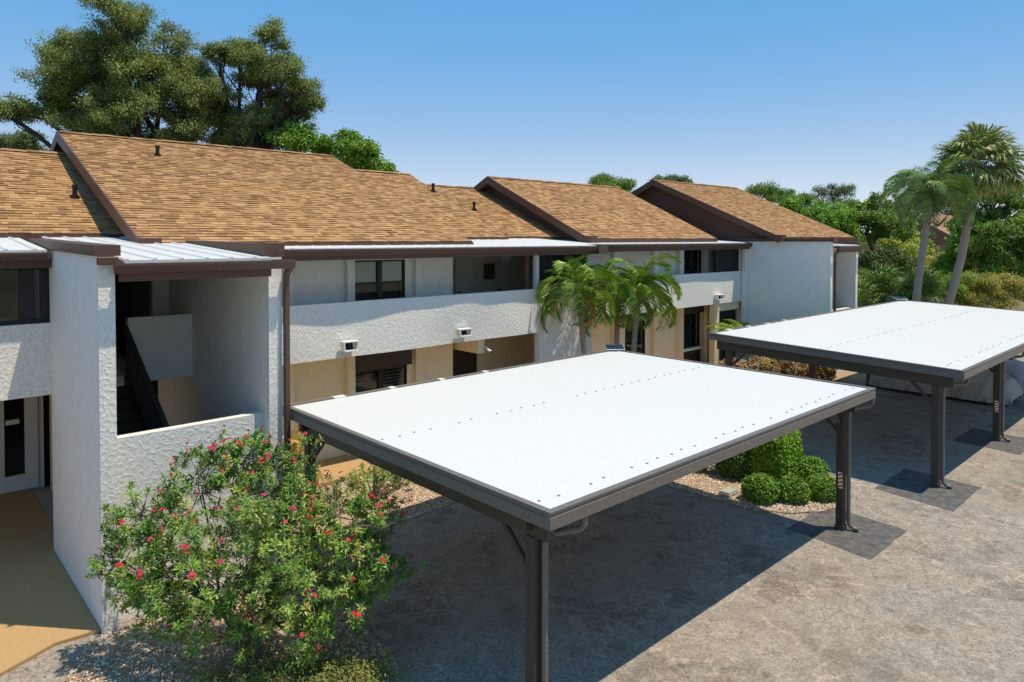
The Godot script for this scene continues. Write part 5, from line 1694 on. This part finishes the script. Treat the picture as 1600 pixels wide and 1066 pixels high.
	tree("leafy_tree", "green tree between the pine and the slender palm", "trees beyond the right building", spot(27.08, 52), 3.9, 0.22, [[-0.72, 7.8, -0.5, 1.37, 0.84], [0.72, 7.32, 1.2, 1.58, 0.95], [-0.96, 6.36, -1.1, 1.58, 1.05], [0.96, 5.88, -1.3, 1.79, 1.16], [2.16, 6.84, 0.9, 1.37, 0.95]], 3600, bigleaf, [Color(0.13, 0.21, 0.035), Color(0.18, 0.265, 0.045), Color(0.09, 0.15, 0.027)], 823, MT.bark_dark, -0.2, 1.1)
	tree("leafy_tree", "yellow-green tree behind the pair of tall palms", "trees beyond the right building", spot(27.87, 48), 2.5, 0.22, [[-0.44, 4.97, 0.5, 1.46, 0.88], [0.66, 4.53, 0.8, 1.36, 0.97], [-1.11, 4.08, -1.1, 1.27, 0.97], [0.89, 3.42, -0.5, 1.46, 1.07]], 3200, bigleaf, [Color(0.28, 0.31, 0.05), Color(0.22, 0.27, 0.045), Color(0.33, 0.30, 0.07)], 824, MT.bark_dark, -0.22, 1.0)
	tree("leafy_tree", "dark wide tree far behind the fan palm", "trees beyond the right building", spot(39.54, 66), 4.6, 0.22, [[-0.61, 9.21, -0.7, 2.01, 0.8], [1.82, 8.85, 1.5, 2.28, 0.94], [-1.83, 8.42, -0.7, 1.74, 0.8], [3.65, 8.42, 1.0, 1.61, 0.8]], 2200, oakleaf, [Color(0.085, 0.12, 0.038), Color(0.115, 0.155, 0.046), Color(0.06, 0.09, 0.03)], 825, MT.bark_dark, -0.2, 1.4)
	tree("leafy_tree", "tall dense tree at the right edge of the frame", "trees beyond the right building", spot(31.02, 44), 4.2, 0.22, [[-0.2, 8.46, 0.2, 1.16, 0.71], [0.81, 8.05, 0.4, 1.16, 0.89], [-1.21, 7.65, -0.1, 0.89, 0.62], [-0.61, 6.64, 1.3, 1.52, 1.07], [1.22, 6.43, -1.0, 1.34, 1.16], [-1.42, 5.82, -1.6, 1.07, 0.89], [0.21, 4.81, 1.2, 1.61, 1.16], [1.63, 4.41, 0.3, 1.34, 1.25], [-1.62, 4.41, -1.2, 1.16, 0.98], [-0.2, 3.19, -0.8, 1.52, 0.89]], 7200, bigleaf, [Color(0.13, 0.21, 0.035), Color(0.18, 0.265, 0.045), Color(0.09, 0.15, 0.027)], 826, MT.bark_dark, -0.2, 1.0)
	tree("leafy_tree", "lush tree just right of the leaning palm trunk", "trees beyond the right building", spot(30.02, 46), 3.1, 0.22, [[0.08, 6.26, -0.5, 0.84, 0.84], [-0.34, 4.99, -0.7, 1.03, 0.93], [0.51, 3.93, 0.4, 1.12, 0.93], [-0.55, 3.51, 0.1, 1.03, 0.84]], 2600, bigleaf, [Color(0.15, 0.26, 0.03), Color(0.205, 0.32, 0.045), Color(0.10, 0.19, 0.025)], 827, MT.bark_dark, -0.2, 1.0)
	tree("leafy_tree", "shady tree between the building end and slender palm", "trees beyond the right building", spot(21.87, 42), 2.4, 0.22, [[-0.19, 4.84, -1.0, 0.85, 0.6], [-0.77, 3.87, 0.7, 1.02, 0.85], [0.39, 3.68, -0.9, 1.11, 0.94], [-0.19, 2.52, 1.6, 1.28, 0.85]], 2800, bigleaf, [Color(0.085, 0.12, 0.038), Color(0.115, 0.155, 0.046), Color(0.06, 0.09, 0.03)], 828, MT.bark_dark, -0.2, 0.9)
	tree("leafy_tree", "dense tree just past the right edge of the view", "trees beyond the right building", spot(34.88, 44), 3.0, 0.22, [[-0.41, 7.65, -0.8, 1.34, 1.16], [1.21, 7.24, -0.2, 1.34, 1.25], [-0.82, 5.62, -0.4, 1.34, 1.16], [1.01, 5.22, 0.3, 1.52, 1.34], [0.0, 3.59, 1.5, 1.61, 1.16]], 3600, bigleaf, [Color(0.13, 0.21, 0.035), Color(0.18, 0.265, 0.045), Color(0.09, 0.15, 0.027)], 870, MT.bark_dark, -0.2, 1.1)
	tree("leafy_tree", "broad tree farthest right past the covered cars", "trees beyond the right building", spot(41.55, 46), 3.0, 0.22, [[-0.85, 7.32, -0.5, 1.59, 1.31], [1.27, 6.9, 1.2, 1.59, 1.4], [-1.27, 4.99, 1.1, 1.68, 1.31], [0.85, 4.57, 0.7, 1.68, 1.4], [-0.43, 2.87, -0.6, 1.87, 1.03]], 3400, bigleaf, [Color(0.15, 0.26, 0.03), Color(0.205, 0.32, 0.045), Color(0.10, 0.19, 0.025)], 871, MT.bark_dark, -0.2, 1.1)
	tree("bush", "wide yellow-brown bush at the right edge beyond the carport", "bushes beyond the right carport", spot(26.09, 38), 0.8, 0.08, [[-0.7, 2.8, 1.0, 1.08, 0.62], [0.53, 2.87, -0.0, 1.16, 0.69], [1.75, 2.73, -0.2, 1.0, 0.62], [0.0, 2.17, 0.1, 1.54, 0.54]], 3600, oakleaf, [Color(0.27, 0.25, 0.055), Color(0.33, 0.27, 0.07), Color(0.20, 0.21, 0.04)], 850, MT.bark, -0.25, 0.8)
	tree("bush", "round green bush beside the leaning palm trunk", "bushes beyond the right carport", spot(24.45, 38), 0.8, 0.08, [[0.0, 2.98, 0.3, 0.77, 0.62], [-0.46, 2.52, 0.6, 0.69, 0.46]], 1300, oakleaf, [Color(0.15, 0.26, 0.03), Color(0.205, 0.32, 0.045), Color(0.10, 0.19, 0.025)], 851, MT.bark, -0.25, 0.8)
	tree("bush", "dark bush at the foot of the slender palm", "bushes beyond the right carport", spot(19.74, 36), 0.8, 0.08, [[-0.33, 2.95, 1.0, 0.8, 0.66], [0.57, 2.78, 0.4, 0.66, 0.51], [1.5, 3.01, -0.2, 0.73, 0.58]], 2000, oakleaf, [Color(0.13, 0.21, 0.035), Color(0.18, 0.265, 0.045), Color(0.09, 0.15, 0.027)], 852, MT.bark, -0.25, 0.8)
	tree("bush", "bush against the far end of the building", "bushes beyond the right carport", spot(18.82, 37), 0.8, 0.08, [[-0.06, 2.7, -0.3, 0.53, 0.6], [0.34, 3.22, 1.2, 0.38, 0.45]], 900, oakleaf, [Color(0.13, 0.21, 0.035), Color(0.18, 0.265, 0.045), Color(0.09, 0.15, 0.027)], 853, MT.bark, -0.25, 0.8)
	# fan palms in the undergrowth
	var cg := [Color(0.13, 0.19, 0.04), Color(0.18, 0.23, 0.055), Color(0.09, 0.14, 0.03)]
	var fs := [fan(771, 1.3, 30, cg), fan(772, 1.1, 28, cg)]
	for q in [[18.08, 36.0, 1.6, "young fan palm nearest the building end"], [19.71, 37.0, 2.4, "taller fan palm under the slender palm"], [22.59, 38.0, 2.2, "fan palm between the two tall palm trunks"], [21.14, 37.0, 1.2, "low fan palm between the tall palm trunks"]]:
		var at := spot(q[0], q[1])
		var o := thing("fan_palm", q[3], "palm", at, "fan palms in the undergrowth")
		part(o, "trunk", ringed_trunk([at, at + Vector3(0.05, q[2] * 0.5, 0), at + Vector3(0, q[2], 0)], [0.2, 0.18, 0.2], 0.2), MT.bark)
		rng.seed = int(q[1] * 10 + q[2] * 7)
		for i in 20:
			inst(o, "frond", fs[i % 2], MT.leaf_gloss, Transform3D(Basis(Vector3.UP, i * 2.4) * Basis(Vector3(0, 0, 1), lerpf(1.3, -0.7, i / 20.0)), at + Vector3(0, q[2], 0)))
	# house roof showing between the trees
	var hp := spot(35.55, 58.0)
	var hs := thing("far_house", "distant house with brown shingle roof glimpsed between the two tall palms", "house", hp)
	var hx := hp.x
	var hd := -hp.z
	part(hs, "wall", mb().box(hx - 4.5, hx + 6, 0, 5.2, hd - 2.5, hd + 4), MT.far_wall)
	part(hs, "roof", mb().along_x(PackedVector2Array([Vector2(hd - 3.2, 5.2), Vector2(hd + 0.8, 7.6), Vector2(hd + 4.8, 5.2), Vector2(hd + 4.8, 5.05), Vector2(hd - 3.2, 5.05)]), hx - 5, hx + 6.5), MT.far_roof)
	part(hs, "fascia", mb().box(hx - 5.02, hx + 6.52, 4.9, 5.1, hd - 3.28, hd - 3.21), MT.frame_white)
